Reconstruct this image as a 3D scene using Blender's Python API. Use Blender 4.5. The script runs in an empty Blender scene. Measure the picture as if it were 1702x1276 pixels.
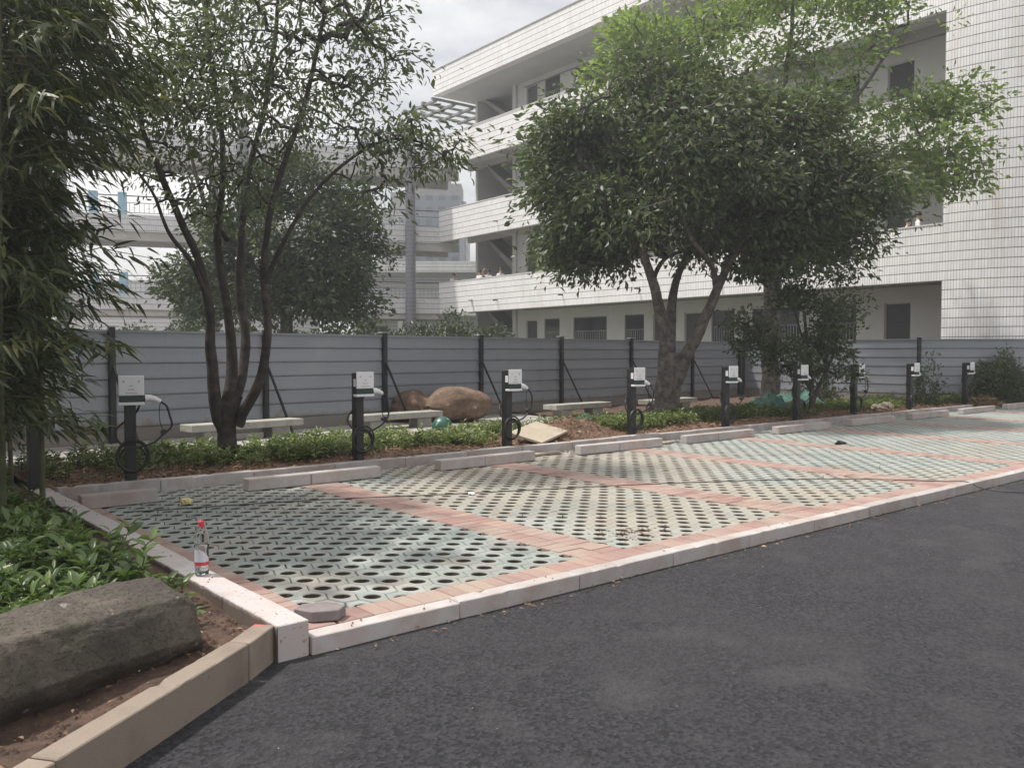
import bpy, bmesh, math, random
import numpy as np
from mathutils import Vector, Matrix, noise as mnoise

# ------------------------------------------------------------------ camera, sky, sun, exposure
SC = bpy.context.scene
COL = SC.collection
R = math.radians
TH = R(49.81)                                   # view azimuth measured from the kerb direction (+X)

cam_d = bpy.data.cameras.new('camera'); cam = bpy.data.objects.new('camera', cam_d); COL.objects.link(cam)
cam.location = (0, 0, 1.6)
cam.rotation_euler = (R(90 - 2.04), 0, TH - R(90))
cam_d.sensor_width = 36; cam_d.lens = 30.25
cam_d.clip_start = 0.05; cam_d.clip_end = 3000
SC.camera = cam

SUN_EL = R(63)
SUN = Vector((-0.72, 0.69, 0)).normalized() * math.cos(SUN_EL) + Vector((0, 0, math.sin(SUN_EL)))
world = bpy.data.worlds.new('World'); SC.world = world; world.use_nodes = True
wn = world.node_tree; wn.nodes.clear()
def W(t, **k):
    n = wn.nodes.new(t)
    for a, b in k.items(): setattr(n, a, b)
    return n
sky = W('ShaderNodeTexSky', sky_type='NISHITA', sun_disc=False, sun_elevation=SUN_EL,
        sun_rotation=math.atan2(SUN.x, SUN.y), air_density=1.3, dust_density=2.5, ozone_density=1.0)
tc = W('ShaderNodeTexCoord'); mp = W('ShaderNodeMapping'); mp.inputs['Scale'].default_value = (1, 1, 2.2)
nz = W('ShaderNodeTexNoise'); nz.inputs['Scale'].default_value = 2.6; nz.inputs['Detail'].default_value = 7; nz.inputs['Roughness'].default_value = 0.55
cr = W('ShaderNodeValToRGB'); cr.color_ramp.elements[0].position = 0.22; cr.color_ramp.elements[1].position = 0.52
mixc = W('ShaderNodeMix', data_type='RGBA'); mixc.inputs['B'].default_value = (13.3, 13.0, 12.8, 1)
bg = W('ShaderNodeBackground'); bg.inputs['Strength'].default_value = 0.066
wo = W('ShaderNodeOutputWorld')
L = wn.links.new
L(tc.outputs['Generated'], mp.inputs['Vector']); L(mp.outputs[0], nz.inputs['Vector']); L(nz.outputs['Fac'], cr.inputs[0])
L(cr.outputs[0], mixc.inputs['Factor']); L(sky.outputs[0], mixc.inputs['A']); L(mixc.outputs['Result'], bg.inputs['Color']); L(bg.outputs[0], wo.inputs['Surface'])

sun_d = bpy.data.lights.new('sun', 'SUN'); sun_d.energy = 3.9; sun_d.angle = R(2.0); sun_d.color = (1.0, 0.95, 0.88)
sun = bpy.data.objects.new('sun', sun_d); COL.objects.link(sun); sun.rotation_euler = SUN.to_track_quat('Z', 'Y').to_euler()
SC.view_settings.view_transform = 'Standard'; SC.view_settings.look = 'None'
SC.view_settings.exposure = 0.46; SC.view_settings.gamma = 1.0; SC.view_settings.use_curve_mapping = False
SC.render.engine = 'CYCLES'
SC.cycles.max_bounces = 6; SC.cycles.transparent_max_bounces = 12; SC.cycles.volume_bounces = 0
SC.cycles.use_denoising = True

# ------------------------------------------------------------------ helpers
rng = np.random.default_rng(7); random.seed(7)
CT, ST = math.cos(TH), math.sin(TH)
def P(u, v, z=0.0):
    """site point: u metres to the right of, v metres along the line of sight from the origin"""
    return Vector((u * ST + v * CT, -u * CT + v * ST, z))

def tag(o, label=None, cat=None, group=None, kind=None):
    if label: o['label'] = label
    if cat: o['category'] = cat
    if group: o['group'] = group
    if kind: o['kind'] = kind
    return o
def empty(name, loc=(0, 0, 0), rz=0.0, parent=None):
    o = bpy.data.objects.new(name, None); COL.objects.link(o); o.location = loc; o.rotation_euler = (0, 0, rz)
    o.empty_display_size = 0.1
    if parent: o.parent = parent
    return o
def link(name, me, mat=None, parent=None, loc=None, rz=None, smooth=False):
    if mat is not None and len(me.materials) == 0: me.materials.append(mat)
    if smooth: me.polygons.foreach_set('use_smooth', [True] * len(me.polygons))
    o = bpy.data.objects.new(name, me); COL.objects.link(o)
    if parent: o.parent = parent
    if loc is not None: o.location = loc
    if rz is not None: o.rotation_euler = (0, 0, rz)
    return o
def copy_tree(o, parent=None):
    c = o.copy(); COL.objects.link(c); c.parent = parent
    for ch in list(o.children): copy_tree(ch, c)
    return c

class MB:
    def __init__(s): s.v = []; s.f = []
    def add(s, vs, fs):
        b = len(s.v); s.v.extend(tuple(x) for x in vs); s.f.extend(tuple(i + b for i in f) for f in fs)
    def box(s, x0, x1, y0, y1, z0, z1):
        s.add([(x0,y0,z0),(x1,y0,z0),(x1,y1,z0),(x0,y1,z0),(x0,y0,z1),(x1,y0,z1),(x1,y1,z1),(x0,y1,z1)],
              [(0,3,2,1),(4,5,6,7),(0,1,5,4),(1,2,6,5),(2,3,7,6),(3,0,4,7)])
    def prism(s, poly, z0, z1):
        n = len(poly); s.add([(x,y,z0) for x,y in poly] + [(x,y,z1) for x,y in poly],
            [tuple(range(n-1,-1,-1)), tuple(range(n,2*n))] + [(i,(i+1)%n,n+(i+1)%n,n+i) for i in range(n)])
    def bar(s, a, b, w, h, up=(0,0,1)):
        a, b = Vector(a), Vector(b); d = (b-a).normalized(); up = Vector(up)
        x = d.cross(up)
        if x.length < 1e-4: x = d.cross(Vector((1,0,0)))
        x.normalize(); y = x.cross(d).normalized(); x *= w/2; y *= h/2
        vs = [a-x-y, a+x-y, a+x+y, a-x+y, b-x-y, b+x-y, b+x+y, b-x+y]
        s.add(vs, [(0,1,2,3),(7,6,5,4),(0,4,5,1),(1,5,6,2),(2,6,7,3),(3,7,4,0)])
    def tube(s, pts, rad, n=8, cap=True):
        pts = [Vector(p) for p in pts]; m = len(pts)
        if not hasattr(rad, '__len__'): rad = [rad]*m
        t0 = (pts[1]-pts[0]).normalized(); x = t0.cross(Vector((0,0,1)))
        if x.length < 1e-3: x = t0.cross(Vector((1,0,0)))
        x.normalize(); b = len(s.v)
        for i, p in enumerate(pts):
            t = (pts[min(i+1,m-1)]-pts[max(i-1,0)]).normalized()
            x = (x - t*x.dot(t)); x.normalize(); y = t.cross(x)
            for k in range(n):
                a = 2*math.pi*k/n; s.v.append(tuple(p + (x*math.cos(a)+y*math.sin(a))*rad[i]))
        for i in range(m-1):
            for k in range(n):
                k2 = (k+1)%n; s.f.append((b+i*n+k, b+i*n+k2, b+(i+1)*n+k2, b+(i+1)*n+k))
        if cap: s.f.append(tuple(b+k for k in range(n-1,-1,-1))); s.f.append(tuple(b+(m-1)*n+k for k in range(n)))
    def lathe(s, prof, n=20):
        b = len(s.v)
        for r, z in prof:
            for k in range(n):
                a = 2*math.pi*k/n; s.v.append((r*math.cos(a), r*math.sin(a), z))
        for i in range(len(prof)-1):
            for k in range(n):
                k2 = (k+1)%n; s.f.append((b+i*n+k, b+i*n+k2, b+(i+1)*n+k2, b+(i+1)*n+k))
    def mesh(s, name):
        me = bpy.data.meshes.new(name); me.from_pydata(s.v, [], s.f); me.update(); return me
    def build(s, name, mat, parent=None, loc=None, rz=None, smooth=False, bevel=0, seg=1):
        me = s.mesh(name)
        if bevel: bevel_mesh(me, bevel, seg)
        return link(name, me, mat, parent, loc, rz, smooth)
def bevel_mesh(me, w, seg=1):
    bm = bmesh.new(); bm.from_mesh(me); bmesh.ops.recalc_face_normals(bm, faces=bm.faces)
    es = [e for e in bm.edges if len(e.link_faces) == 2 and e.calc_face_angle(0) > 0.5]
    bmesh.ops.bevel(bm, geom=es, offset=w, segments=seg, affect='EDGES', profile=0.6); bm.to_mesh(me); bm.free()
_bc = {}
def box_mesh(sx, sy, sz, mat, bevel=0, tag_=''):
    """box centred on x, y with its base at z = 0; shared between alike pieces"""
    k = (round(sx,4), round(sy,4), round(sz,4), mat.name, bevel, tag_)
    if k not in _bc:
        m = MB(); m.box(-sx/2, sx/2, -sy/2, sy/2, 0, sz); me = m.mesh('block')
        if bevel: bevel_mesh(me, bevel)
        me.materials.append(mat); _bc[k] = me
    return _bc[k]
def block(name, sx, sy, sz, mat, loc, rz=0.0, parent=None, bevel=0, tag_=''):
    return link(name, box_mesh(sx, sy, sz, mat, bevel, tag_), None, parent, loc, rz)
def spline(pts, per=6):
    p = [Vector(q) for q in pts]; out = []
    for i in range(len(p)-1):
        a, b, c, d = p[max(i-1,0)], p[i], p[i+1], p[min(i+2,len(p)-1)]
        for k in range(per):
            t = k/per
            out.append(0.5*((2*b) + (c-a)*t + (2*a-5*b+4*c-d)*t*t + (3*b-a-3*c+d)*t**3))
    out.append(p[-1]); return out

# ------------------------------------------------------------------ materials
def srgb(r, g, b):
    f = lambda c: (c/255/12.92) if c/255 <= 0.04045 else ((c/255+0.055)/1.055)**2.4
    return (f(r), f(g), f(b), 1)
class NT:
    def __init__(s, name):
        s.m = bpy.data.materials.new(name); s.m.use_nodes = True; s.t = s.m.node_tree; s.t.nodes.clear()
        s.out = s.n('ShaderNodeOutputMaterial'); s.b = s.n('ShaderNodeBsdfPrincipled'); s.l(s.b.outputs[0], s.out.inputs['Surface'])
    def n(s, t, **k):
        x = s.t.nodes.new(t)
        for a, b in k.items(): setattr(x, a, b)
        return x
    def l(s, a, b): s.t.links.new(a, b)
    def pos(s): return s.n('ShaderNodeNewGeometry').outputs['Position']
    def obj(s): return s.n('ShaderNodeTexCoord').outputs['Object']
    def noise(s, vec, scale, detail=4, rough=0.55, out='Fac'):
        x = s.n('ShaderNodeTexNoise'); x.inputs['Scale'].default_value = scale; x.inputs['Detail'].default_value = detail; x.inputs['Roughness'].default_value = rough
        s.l(vec, x.inputs['Vector']); return x.outputs[out]
    def ramp(s, fac, stops):
        x = s.n('ShaderNodeValToRGB'); e = x.color_ramp.elements
        while len(e) < len(stops): e.new(0.5)
        for q, (p_, c) in zip(e, stops):
            q.position = p_; q.color = c if hasattr(c, '__len__') else (c, c, c, 1)
        s.l(fac, x.inputs[0]); return x.outputs[0]
    def mix(s, fac, a, b, mode='MIX'):
        x = s.n('ShaderNodeMix', data_type='RGBA', blend_type=mode)
        for val, i in ((fac, 'Factor'), (a, 'A'), (b, 'B')):
            if hasattr(val, 'is_output'): s.l(val, x.inputs[i])
            else: x.inputs[i].default_value = val
        return x.outputs['Result']
    def math(s, op, a, b=0.0):
        x = s.n('ShaderNodeMath', operation=op)
        for i, val in enumerate((a, b)):
            if hasattr(val, 'is_output'): s.l(val, x.inputs[i])
            else: x.inputs[i].default_value = val
        return x.outputs[0]
    def rand(s):
        """one value per object and per loose piece"""
        a = s.n('ShaderNodeObjectInfo').outputs['Random']; b = s.n('ShaderNodeNewGeometry').outputs['Random Per Island']
        return s.math('FRACT', s.math('ADD', a, b))
    def color(s, c):
        if hasattr(c, 'is_output'): s.l(c, s.b.inputs['Base Color'])
        else: s.b.inputs['Base Color'].default_value = c
    def rough(s, r):
        if hasattr(r, 'is_output'): s.l(r, s.b.inputs['Roughness'])
        else: s.b.inputs['Roughness'].default_value = r
    def bump(s, h, strength=0.4, dist=0.01):
        x = s.n('ShaderNodeBump'); x.inputs['Strength'].default_value = strength; x.inputs['Distance'].default_value = dist
        s.l(h, x.inputs['Height']); s.l(x.outputs[0], s.b.inputs['Normal'])
def c4(r, g, b): return (r, g, b, 1)
def simple(name, col, rough=0.6, var=0.15, scale=6.0, bump=0.15, bscale=60.0, metal=0.0, bdist=0.004):
    k = NT(name); p = k.pos()
    f = k.noise(p, scale, 5, 0.6)
    lo = tuple(c*(1-var) for c in col[:3]) + (1,); hi = tuple(min(1, c*(1+var)) for c in col[:3]) + (1,)
    k.color(k.ramp(f, [(0.3, lo), (0.7, hi)])); k.rough(rough); k.b.inputs['Metallic'].default_value = metal
    if bump: k.bump(k.noise(p, bscale, 4), bump, bdist)
    return k.m
def stone(name, c1, c2, stain, scale=5.0, gap=0.45, mark=None):
    """granite or concrete kerb: speckle, blotches and a soiled tint, one tone per block"""
    k = NT(name); p = k.pos()
    base = k.mix(k.noise(p, 160, 3, 0.7), c1, c2)
    base = k.mix(k.ramp(k.noise(p, scale, 6, 0.62), [(gap, 0.0), (gap+0.25, 0.75)]), base, stain)
    r = k.rand(); v = k.ramp(r, [(0, 0.86), (1, 1.08)])
    base = k.mix(1.0, base, v, 'MULTIPLY')
    spots = k.ramp(k.noise(p, 38, 3, 0.5), [(0.70, 0.0), (0.76, 0.6)])
    base = k.mix(spots, base, tuple(c*0.45 for c in stain[:3]) + (1,))
    if mark:                                                 # a dab of red paint left on one stone
        d = k.n('ShaderNodeVectorMath', operation='DISTANCE'); k.l(p, d.inputs[0]); d.inputs[1].default_value = mark
        f = k.math('ADD', d.outputs['Value'], k.math('MULTIPLY', k.noise(p, 22, 4), .09)); base = k.mix(k.ramp(f, [(.085, .8), (.105, 0.0)]), base, c4(.48,.10,.10))
    k.color(base); k.rough(0.85); k.bump(k.noise(p, 90, 5, 0.7), 0.35, 0.006); return k.m
M = {}
M['granite'] = stone('granite', c4(.34,.325,.322), c4(.49,.465,.455), c4(.32,.25,.215), 3.5, 0.40)
M['granite_back'] = stone('granite_soiled', c4(.34,.325,.322), c4(.44,.42,.415), c4(.30,.225,.19), 4.0, 0.40)
M['sandstone'] = stone('brown_kerb', c4(.210,.170,.137), c4(.305,.250,.204), c4(.15,.115,.090), 3.2, .45, (1.87, 4.27, .186))
def mud_shade():
    k = NT('granite_mud_shade_side'); p = k.pos(); g = k.n('ShaderNodeNewGeometry')
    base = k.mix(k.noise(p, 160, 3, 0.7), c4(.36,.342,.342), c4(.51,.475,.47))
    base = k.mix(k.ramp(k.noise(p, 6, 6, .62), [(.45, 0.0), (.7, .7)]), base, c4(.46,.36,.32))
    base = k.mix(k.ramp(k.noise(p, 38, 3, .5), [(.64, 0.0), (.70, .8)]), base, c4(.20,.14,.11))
    sp = k.n('ShaderNodeSeparateXYZ'); k.l(p, sp.inputs[0])        # mud brown plus painted-in plant shade on the planted side, ragged upper edge
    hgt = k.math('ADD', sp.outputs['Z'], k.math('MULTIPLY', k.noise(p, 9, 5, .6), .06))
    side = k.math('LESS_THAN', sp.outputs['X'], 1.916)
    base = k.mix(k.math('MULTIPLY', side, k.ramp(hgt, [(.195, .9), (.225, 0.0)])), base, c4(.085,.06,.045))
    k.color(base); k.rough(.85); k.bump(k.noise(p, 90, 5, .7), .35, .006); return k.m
M['granite_mud_shade'] = mud_shade()
M['bench'] = stone('bench_stone', c4(.29,.285,.255), c4(.38,.37,.335), c4(.19,.19,.15), 6.0)
def mat_asphalt():
    k = NT('asphalt'); p = k.pos()
    fine = k.noise(p, 260, 3, 0.75)
    vor = k.n('ShaderNodeTexVoronoi'); vor.inputs['Scale'].default_value = 58; k.l(p, vor.inputs['Vector'])
    grain = k.ramp(vor.outputs['Color'], [(0.15, c4(.006,.006,.008)), (0.85, c4(.078,.077,.092))])
    base = k.mix(k.ramp(fine, [(0.4, 0.0), (0.75, 0.6)]), grain, c4(.016,.016,.020))
    dust = k.ramp(k.noise(p, 0.55, 7, 0.62), [(0.44, 0.0), (0.66, 0.75)])
    base = k.mix(k.math('MULTIPLY', dust, .8), base, c4(.062,.061,.068))
    patch = k.ramp(k.noise(p, 2.4, 5, 0.55), [(0.52, 0.0), (0.64, 0.8)])
    base = k.mix(k.math('MULTIPLY', patch, k.ramp(k.noise(p, 0.3, 2), [(0.4, 0.2), (0.6, 1.0)])), base, c4(.084,.083,.090))
    base = k.mix(k.ramp(k.noise(p, 26, 4, 0.7), [(0.42, 0.0), (0.66, 0.5)]), base, c4(.022,.022,.026))
    k.color(base); k.rough(0.82)
    h = k.math('ADD', vor.outputs['Distance'], k.math('MULTIPLY', fine, 0.8)); k.bump(h, 1.0, 0.02); return k.m
M['asphalt'] = mat_asphalt()
def mat_paver():
    k = NT('paver_concrete'); p = k.pos(); r = k.rand()
    base = k.ramp(r, [(0.0, c4(.245,.278,.263)), (0.5, c4(.295,.326,.308)), (1.0, c4(.345,.366,.350))])
    sp = k.n('ShaderNodeSeparateXYZ'); k.l(p, sp.inputs[0])            # warm sandy tint, strongest over the middle bays
    m1 = k.math('SUBTRACT', 1.0, k.math('MINIMUM', 1.0, k.math('ABSOLUTE', k.math('DIVIDE', k.math('SUBTRACT', sp.outputs['X'], 7.6), 4.6))))
    warm = k.ramp(k.math('ADD', k.noise(p, 0.6, 5, 0.6), k.math('MULTIPLY', m1, 0.30)), [(0.52, 0.0), (0.74, 0.85)])
    base = k.mix(warm, base, c4(.345,.305,.250))
    pink = k.ramp(k.noise(p, 2.6, 5, 0.6), [(0.54, 0.0), (0.70, 0.6)])
    base = k.mix(pink, base, c4(.30,.235,.215))
    base = k.mix(k.ramp(k.noise(p, 0.9, 4, 0.6), [(0.50, 0.0), (0.68, 0.5)]), base, c4(.165,.195,.186))
    base = k.mix(k.ramp(k.noise(p, 45, 4, 0.7), [(0.35, 0.0), (0.75, 0.5)]), base, c4(.17,.19,.175))
    soil = k.ramp(k.noise(p, 1.1, 7, 0.7), [(0.60, 0.0), (0.72, 0.6)])
    base = k.mix(soil, base, c4(.33,.20,.125))
    k.color(base); k.rough(0.9); k.bump(k.noise(p, 140, 4, 0.7), 0.4, 0.005); return k.m
M['paver'] = mat_paver()
def mat_brick():
    k = NT('red_paving_brick'); p = k.pos(); r = k.rand()
    base = k.ramp(r, [(0.0, c4(.23,.135,.120)), (0.5, c4(.295,.182,.162)), (0.85, c4(.335,.220,.192)), (1.0, c4(.35,.255,.195))])
    base = k.mix(k.ramp(k.noise(p, 2.2, 5, 0.6), [(0.40, 0.0), (0.64, 0.8)]), base, c4(.345,.285,.238))
    base = k.mix(k.ramp(k.noise(p, 60, 4, 0.7), [(0.4, 0.0), (0.8, 0.45)]), base, c4(.22,.15,.13))
    k.color(base); k.rough(0.9); k.bump(k.noise(p, 150, 4, 0.7), 0.4, 0.005); return k.m
M['brick'] = mat_brick()
def mat_soil(name='soil', a=c4(.055,.036,.026), b=c4(.17,.10,.07)):
    k = NT(name); p = k.pos()
    k.color(k.mix(k.ramp(k.noise(p, 9, 7, 0.7), [(0.35, 0.0), (0.72, 1.0)]), a, b)); k.rough(0.95)
    k.bump(k.noise(p, 45, 6, 0.7), 0.9, 0.03); return k.m
M['soil'] = mat_soil(); M['red_soil'] = mat_soil('red_soil', c4(.09,.055,.038), c4(.24,.145,.10)); M['hole_earth'] = mat_soil('washed_earth', c4(.032,.026,.020), c4(.13,.095,.068)); M['bedding'] = mat_soil('hole_soil', c4(.022,.019,.016), c4(.075,.055,.042))
M['lawn'] = simple('rough_ground', c4(.07,.085,.04), 0.95, 0.4, 2.0, 0.5, 30)
M['path'] = simple('path_concrete', c4(.30,.29,.27), 0.9, 0.3, 2.5, 0.3, 40)
def mat_tile(name, w, h, tint=c4(.80,.80,.80), grout=c4(.10,.10,.11), hair=0.35, thick=0.02):
    """small white wall tiles laid in straight courses: uv x along the wall, uv y up, both in metres"""
    k = NT(name); uv = k.n('ShaderNodeUVMap').outputs[0]; sp = k.n('ShaderNodeSeparateXYZ'); k.l(uv, sp.inputs[0])
    def line(co, pitch, th):
        f = k.math('FRACT', k.math('DIVIDE', co, pitch)); return k.math('LESS_THAN', f, th/pitch)
    hl = line(sp.outputs['Y'], h, 0.030); vl = line(sp.outputs['X'], w, thick)
    p = k.pos()
    tile = k.mix(k.ramp(k.noise(p, 0.5, 5, 0.6), [(0.35, 0.0), (0.75, 1.0)]), tuple(c*0.90 for c in tint[:3]) + (1,), tint)
    cx = k.math('FLOOR', k.math('DIVIDE', sp.outputs['X'], w)); cy = k.math('FLOOR', k.math('DIVIDE', sp.outputs['Y'], h))
    cmb = k.n('ShaderNodeCombineXYZ'); k.l(cx, cmb.inputs[0]); k.l(cy, cmb.inputs[1])
    wn_ = k.n('ShaderNodeTexWhiteNoise'); k.l(cmb.outputs[0], wn_.inputs[0])
    tile = k.mix(1.0, tile, k.ramp(wn_.outputs[0], [(0, 0.93), (1, 1.04)]), 'MULTIPLY')
    # rust and rain runs: stretched down the wall
    m2 = k.n('ShaderNodeMapping'); m2.inputs['Scale'].default_value = (1.0, 0.16, 1); k.l(uv, m2.inputs[0])
    run = k.ramp(k.noise(m2.outputs[0], 1.3, 4, 0.6), [(0.55, 0.0), (0.76, 0.65)])
    tile = k.mix(run, tile, c4(.58,.50,.43))
    col = k.mix(k.math('MULTIPLY', vl, hair), tile, grout)
    col = k.mix(k.math('MULTIPLY', hl, 0.85), col, grout)
    k.color(col); k.rough(k.ramp(hl, [(0, 0.35), (1, 0.9)])); inv = k.math('SUBTRACT', 1.0, k.math('MAXIMUM', hl, vl)); k.bump(inv, 0.4, 0.01); return k.m
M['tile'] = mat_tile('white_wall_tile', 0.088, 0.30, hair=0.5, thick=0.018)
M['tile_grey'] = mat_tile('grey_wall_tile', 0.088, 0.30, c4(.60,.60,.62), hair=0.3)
M['tile_column'] = mat_tile('grey_column_tile', 0.06, 0.24, c4(.20,.20,.235), c4(.10,.10,.12), 0.3)
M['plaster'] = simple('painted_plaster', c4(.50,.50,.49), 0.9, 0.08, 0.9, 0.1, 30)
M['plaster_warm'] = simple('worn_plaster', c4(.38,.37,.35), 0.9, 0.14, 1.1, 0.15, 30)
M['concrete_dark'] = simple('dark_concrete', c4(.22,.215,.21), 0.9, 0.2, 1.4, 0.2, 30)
M['door'] = simple('dark_door', c4(.035,.035,.04), 0.5, 0.2, 3.0, 0)
M['frame'] = simple('window_frame_metal', c4(.16,.17,.18), 0.5, 0.1, 3.0, 0, metal=0.3)
M['steel_grey'] = simple('galvanised_bar', c4(.35,.36,.38), 0.5, 0.1, 3.0, 0, metal=0.4)
M['rail_dark'] = simple('dark_rail', c4(.06,.06,.07), 0.5, 0.1, 3.0, 0)
M['rail_white'] = simple('white_rail', c4(.62,.66,.66), 0.5, 0.1, 3.0, 0)
M['blue_paint'] = simple('pale_blue_paint', c4(.26,.42,.52), 0.7, 0.15, 3.0, 0.1)
def mat_glass(name, col):
    k = NT(name); k.color(col); k.rough(0.08); k.b.inputs['Specular IOR Level'].default_value = 0.8
    return k.m
M['pane'] = mat_glass('dark_window_glass', c4(.018,.021,.026)); M['pane'].node_tree.nodes['Principled BSDF'].inputs['Specular IOR Level'].default_value = .3
def mat_fence():
    k = NT('blue_grey_sheet'); p = k.pos()
    f = k.noise(p, 1.3, 5, 0.6); r = k.rand()
    a = k.ramp(r, [(0, c4(.212,.230,.262)), (1, c4(.255,.272,.304))])
    a = k.mix(k.ramp(f, [(0.45, 0.0), (0.75, 0.45)]), a, c4(.32,.325,.335))
    m2 = k.n('ShaderNodeMapping'); m2.inputs['Scale'].default_value = (5, 5, 0.5); k.l(p, m2.inputs[0])
    a = k.mix(k.ramp(k.noise(m2.outputs[0], 2.0, 5, 0.65), [(0.55, 0.0), (0.8, 0.4)]), a, c4(.20,.195,.19))
    sp = k.n('ShaderNodeSeparateXYZ'); k.l(p, sp.inputs[0]); mud = k.ramp(k.math('ADD', sp.outputs['Z'], k.math('MULTIPLY', k.noise(p, 3.5, 6, .65), -.7)), [(-.10, .75), (.12, 0.0)]); a = k.mix(mud, a, c4(.19,.155,.125))
    k.color(a); k.rough(0.45); k.b.inputs['Metallic'].default_value = 0.15; k.bump(k.noise(p, 3.0, 2), 0.12, 0.03); return k.m
M['fence'] = mat_fence()
M['black_steel'] = simple('black_powder_coat', c4(.012,.0125,.014), 0.42, 0.25, 5, 0.05, 80)
M['black_plastic'] = simple('black_plastic', c4(.014,.014,.016), 0.35, 0.1, 5, 0)
M['rubber'] = simple('cable_rubber', c4(.012,.012,.013), 0.45, 0.1, 5, 0)
M['white_plastic'] = simple('white_plastic', c4(.66,.67,.69), 0.35, 0.05, 4, 0)
M['print_grey'] = simple('grey_print', c4(.18,.19,.21), 0.6, 0.1, 4, 0)
M['dark_screen'] = mat_glass('dark_slot', c4(.03,.05,.045))
def mat_leaf(name, dark, light, trans=0.35, yellow=None, rough=0.45):
    k = NT(name); r = k.n('ShaderNodeNewGeometry').outputs['Random Per Island']; p = k.pos()
    f = k.math('ADD', k.math('MULTIPLY', r, 0.65), k.math('MULTIPLY', k.noise(p, 1.1, 3), 0.5))
    stops = [(0.12, dark), (0.80, light)]
    if yellow: stops.append((0.96, yellow))
    col = k.ramp(f, stops); k.color(col); k.rough(rough)
    tr = k.n('ShaderNodeBsdfTranslucent'); k.l(k.mix(1.0, col, c4(1.15,1.25,0.65), 'MULTIPLY'), tr.inputs[0])
    mx = k.n('ShaderNodeMixShader'); mx.inputs[0].default_value = trans
    k.l(k.b.outputs[0], mx.inputs[1]); k.l(tr.outputs[0], mx.inputs[2]); k.l(mx.outputs[0], k.out.inputs['Surface']); return k.m
M['leaf_a'] = mat_leaf('osmanthus_leaf', c4(.062,.080,.048), c4(.125,.155,.078), 0.38)
M['leaf_b'] = mat_leaf('dense_tree_leaf', c4(.038,.056,.030), c4(.105,.142,.060), 0.34, c4(.20,.235,.10))
M['leaf_c'] = mat_leaf('light_tree_leaf', c4(.10,.155,.045), c4(.21,.285,.090), 0.48, c4(.31,.36,.14))
M['leaf_e'] = mat_leaf('far_tree_leaf', c4(.024,.037,.019), c4(.065,.092,.038), 0.25)
M['leaf_d'] = mat_leaf('shrub_tree_leaf', c4(.038,.055,.030), c4(.095,.125,.058), 0.30)
M['leaf_bamboo'] = mat_leaf('bamboo_leaf', c4(.024,.036,.017), c4(.078,.100,.038), 0.32, c4(.19,.18,.075))
M['leaf_cover'] = mat_leaf('ground_cover_leaf', c4(.062,.092,.036), c4(.155,.20,.072), 0.36, c4(.33,.33,.16), 0.45)
M['leaf_near'] = mat_leaf('glossy_bedding_leaf', c4(.055,.095,.036), c4(.13,.19,.065), 0.36, c4(.22,.27,.10), 0.35)
M['litter'] = mat_leaf('dry_litter', c4(.10,.055,.03), c4(.30,.19,.11), 0.1, c4(.42,.33,.22), 0.8)
def mat_bark(name, a, b):
    k = NT(name); p = k.pos(); m2 = k.n('ShaderNodeMapping'); m2.inputs['Scale'].default_value = (1, 1, 0.3); k.l(p, m2.inputs[0])
    k.color(k.mix(k.ramp(k.noise(p, 7, 5, 0.65), [(0.4, 0.0), (0.72, 1.0)]), a, b)); k.rough(0.9)
    k.bump(k.noise(m2.outputs[0], 34, 6, 0.7), 0.9, 0.02); return k.m
M['bark_dark'] = mat_bark('dark_bark', c4(.026,.022,.020), c4(.085,.074,.063))
M['bark_grey'] = mat_bark('grey_bark', c4(.055,.048,.043), c4(.20,.18,.16))
M['culm'] = mat_bark('bamboo_culm', c4(.05,.06,.03), c4(.12,.12,.06))
def mat_rock(name, a, b, moss):
    k = NT(name); p = k.pos()
    col = k.mix(k.ramp(k.noise(p, 2.6, 6, 0.62), [(0.36, 0.0), (0.66, 1.0)]), a, b)
    col = k.mix(k.ramp(k.noise(p, 4.3, 4, 0.55), [(0.52, 0.0), (0.72, 0.7)]), col, moss)
    col = k.mix(k.ramp(k.noise(p, 9.0, 4, 0.45), [(0.67, 0.0), (0.70, 0.8)]), col, c4(.34,.32,.29))
    col = k.mix(k.ramp(k.noise(p, 16, 5, 0.6), [(0.5, 0.0), (0.75, 0.5)]), col, tuple(c*.5 for c in a[:3]) + (1,))
    k.color(col); k.rough(0.85); h = k.math('ADD', k.noise(p, 14, 8, 0.72), k.math('MULTIPLY', k.ramp(k.noise(p, 45, 4, .6), [(.55, 1.0), (.66, 0.0)]), .25)); k.bump(h, 0.95, 0.045); return k.m
M['rock_near'] = mat_rock('mossy_boulder', c4(.062,.053,.044), c4(.160,.134,.110), c4(.082,.084,.046))
M['rock_brown'] = mat_rock('brown_boulder', c4(.105,.066,.045), c4(.25,.165,.115), c4(.17,.125,.09))
M['slab'] = simple('beige_slab', c4(.36,.31,.24), 0.9, 0.14, 4, 0.2, 60)
M['net'] = simple('green_mesh_net', c4(.045,.13,.10), 0.7, 0.45, 14, 0.5, 60)
M['loose'] = simple('loose_grey_paver', c4(.19,.165,.165), 0.9, 0.15, 12, 0.4, 120)

# ------------------------------------------------------------------ the setting
def sheet(name, poly, z, mat, parent=None):
    m = MB(); m.add([(x, y, z) for x, y in poly], [tuple(range(len(poly)))]); return m.build(name, mat, parent)
tag(sheet('ground', [(-260,-260),(300,-260),(300,300),(-260,300)], -0.03, M['lawn']), kind='structure')
tag(sheet('road', [(-60,-60),(90,-60),(90,4.2),(-60,4.2)], 0.0, M['asphalt']), kind='structure')
tag(sheet('school_yard', [(-60,17.9),(25.0,17.9),(25.0,200),(-60,200)], 0.06, M['path']), kind='structure')

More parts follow.
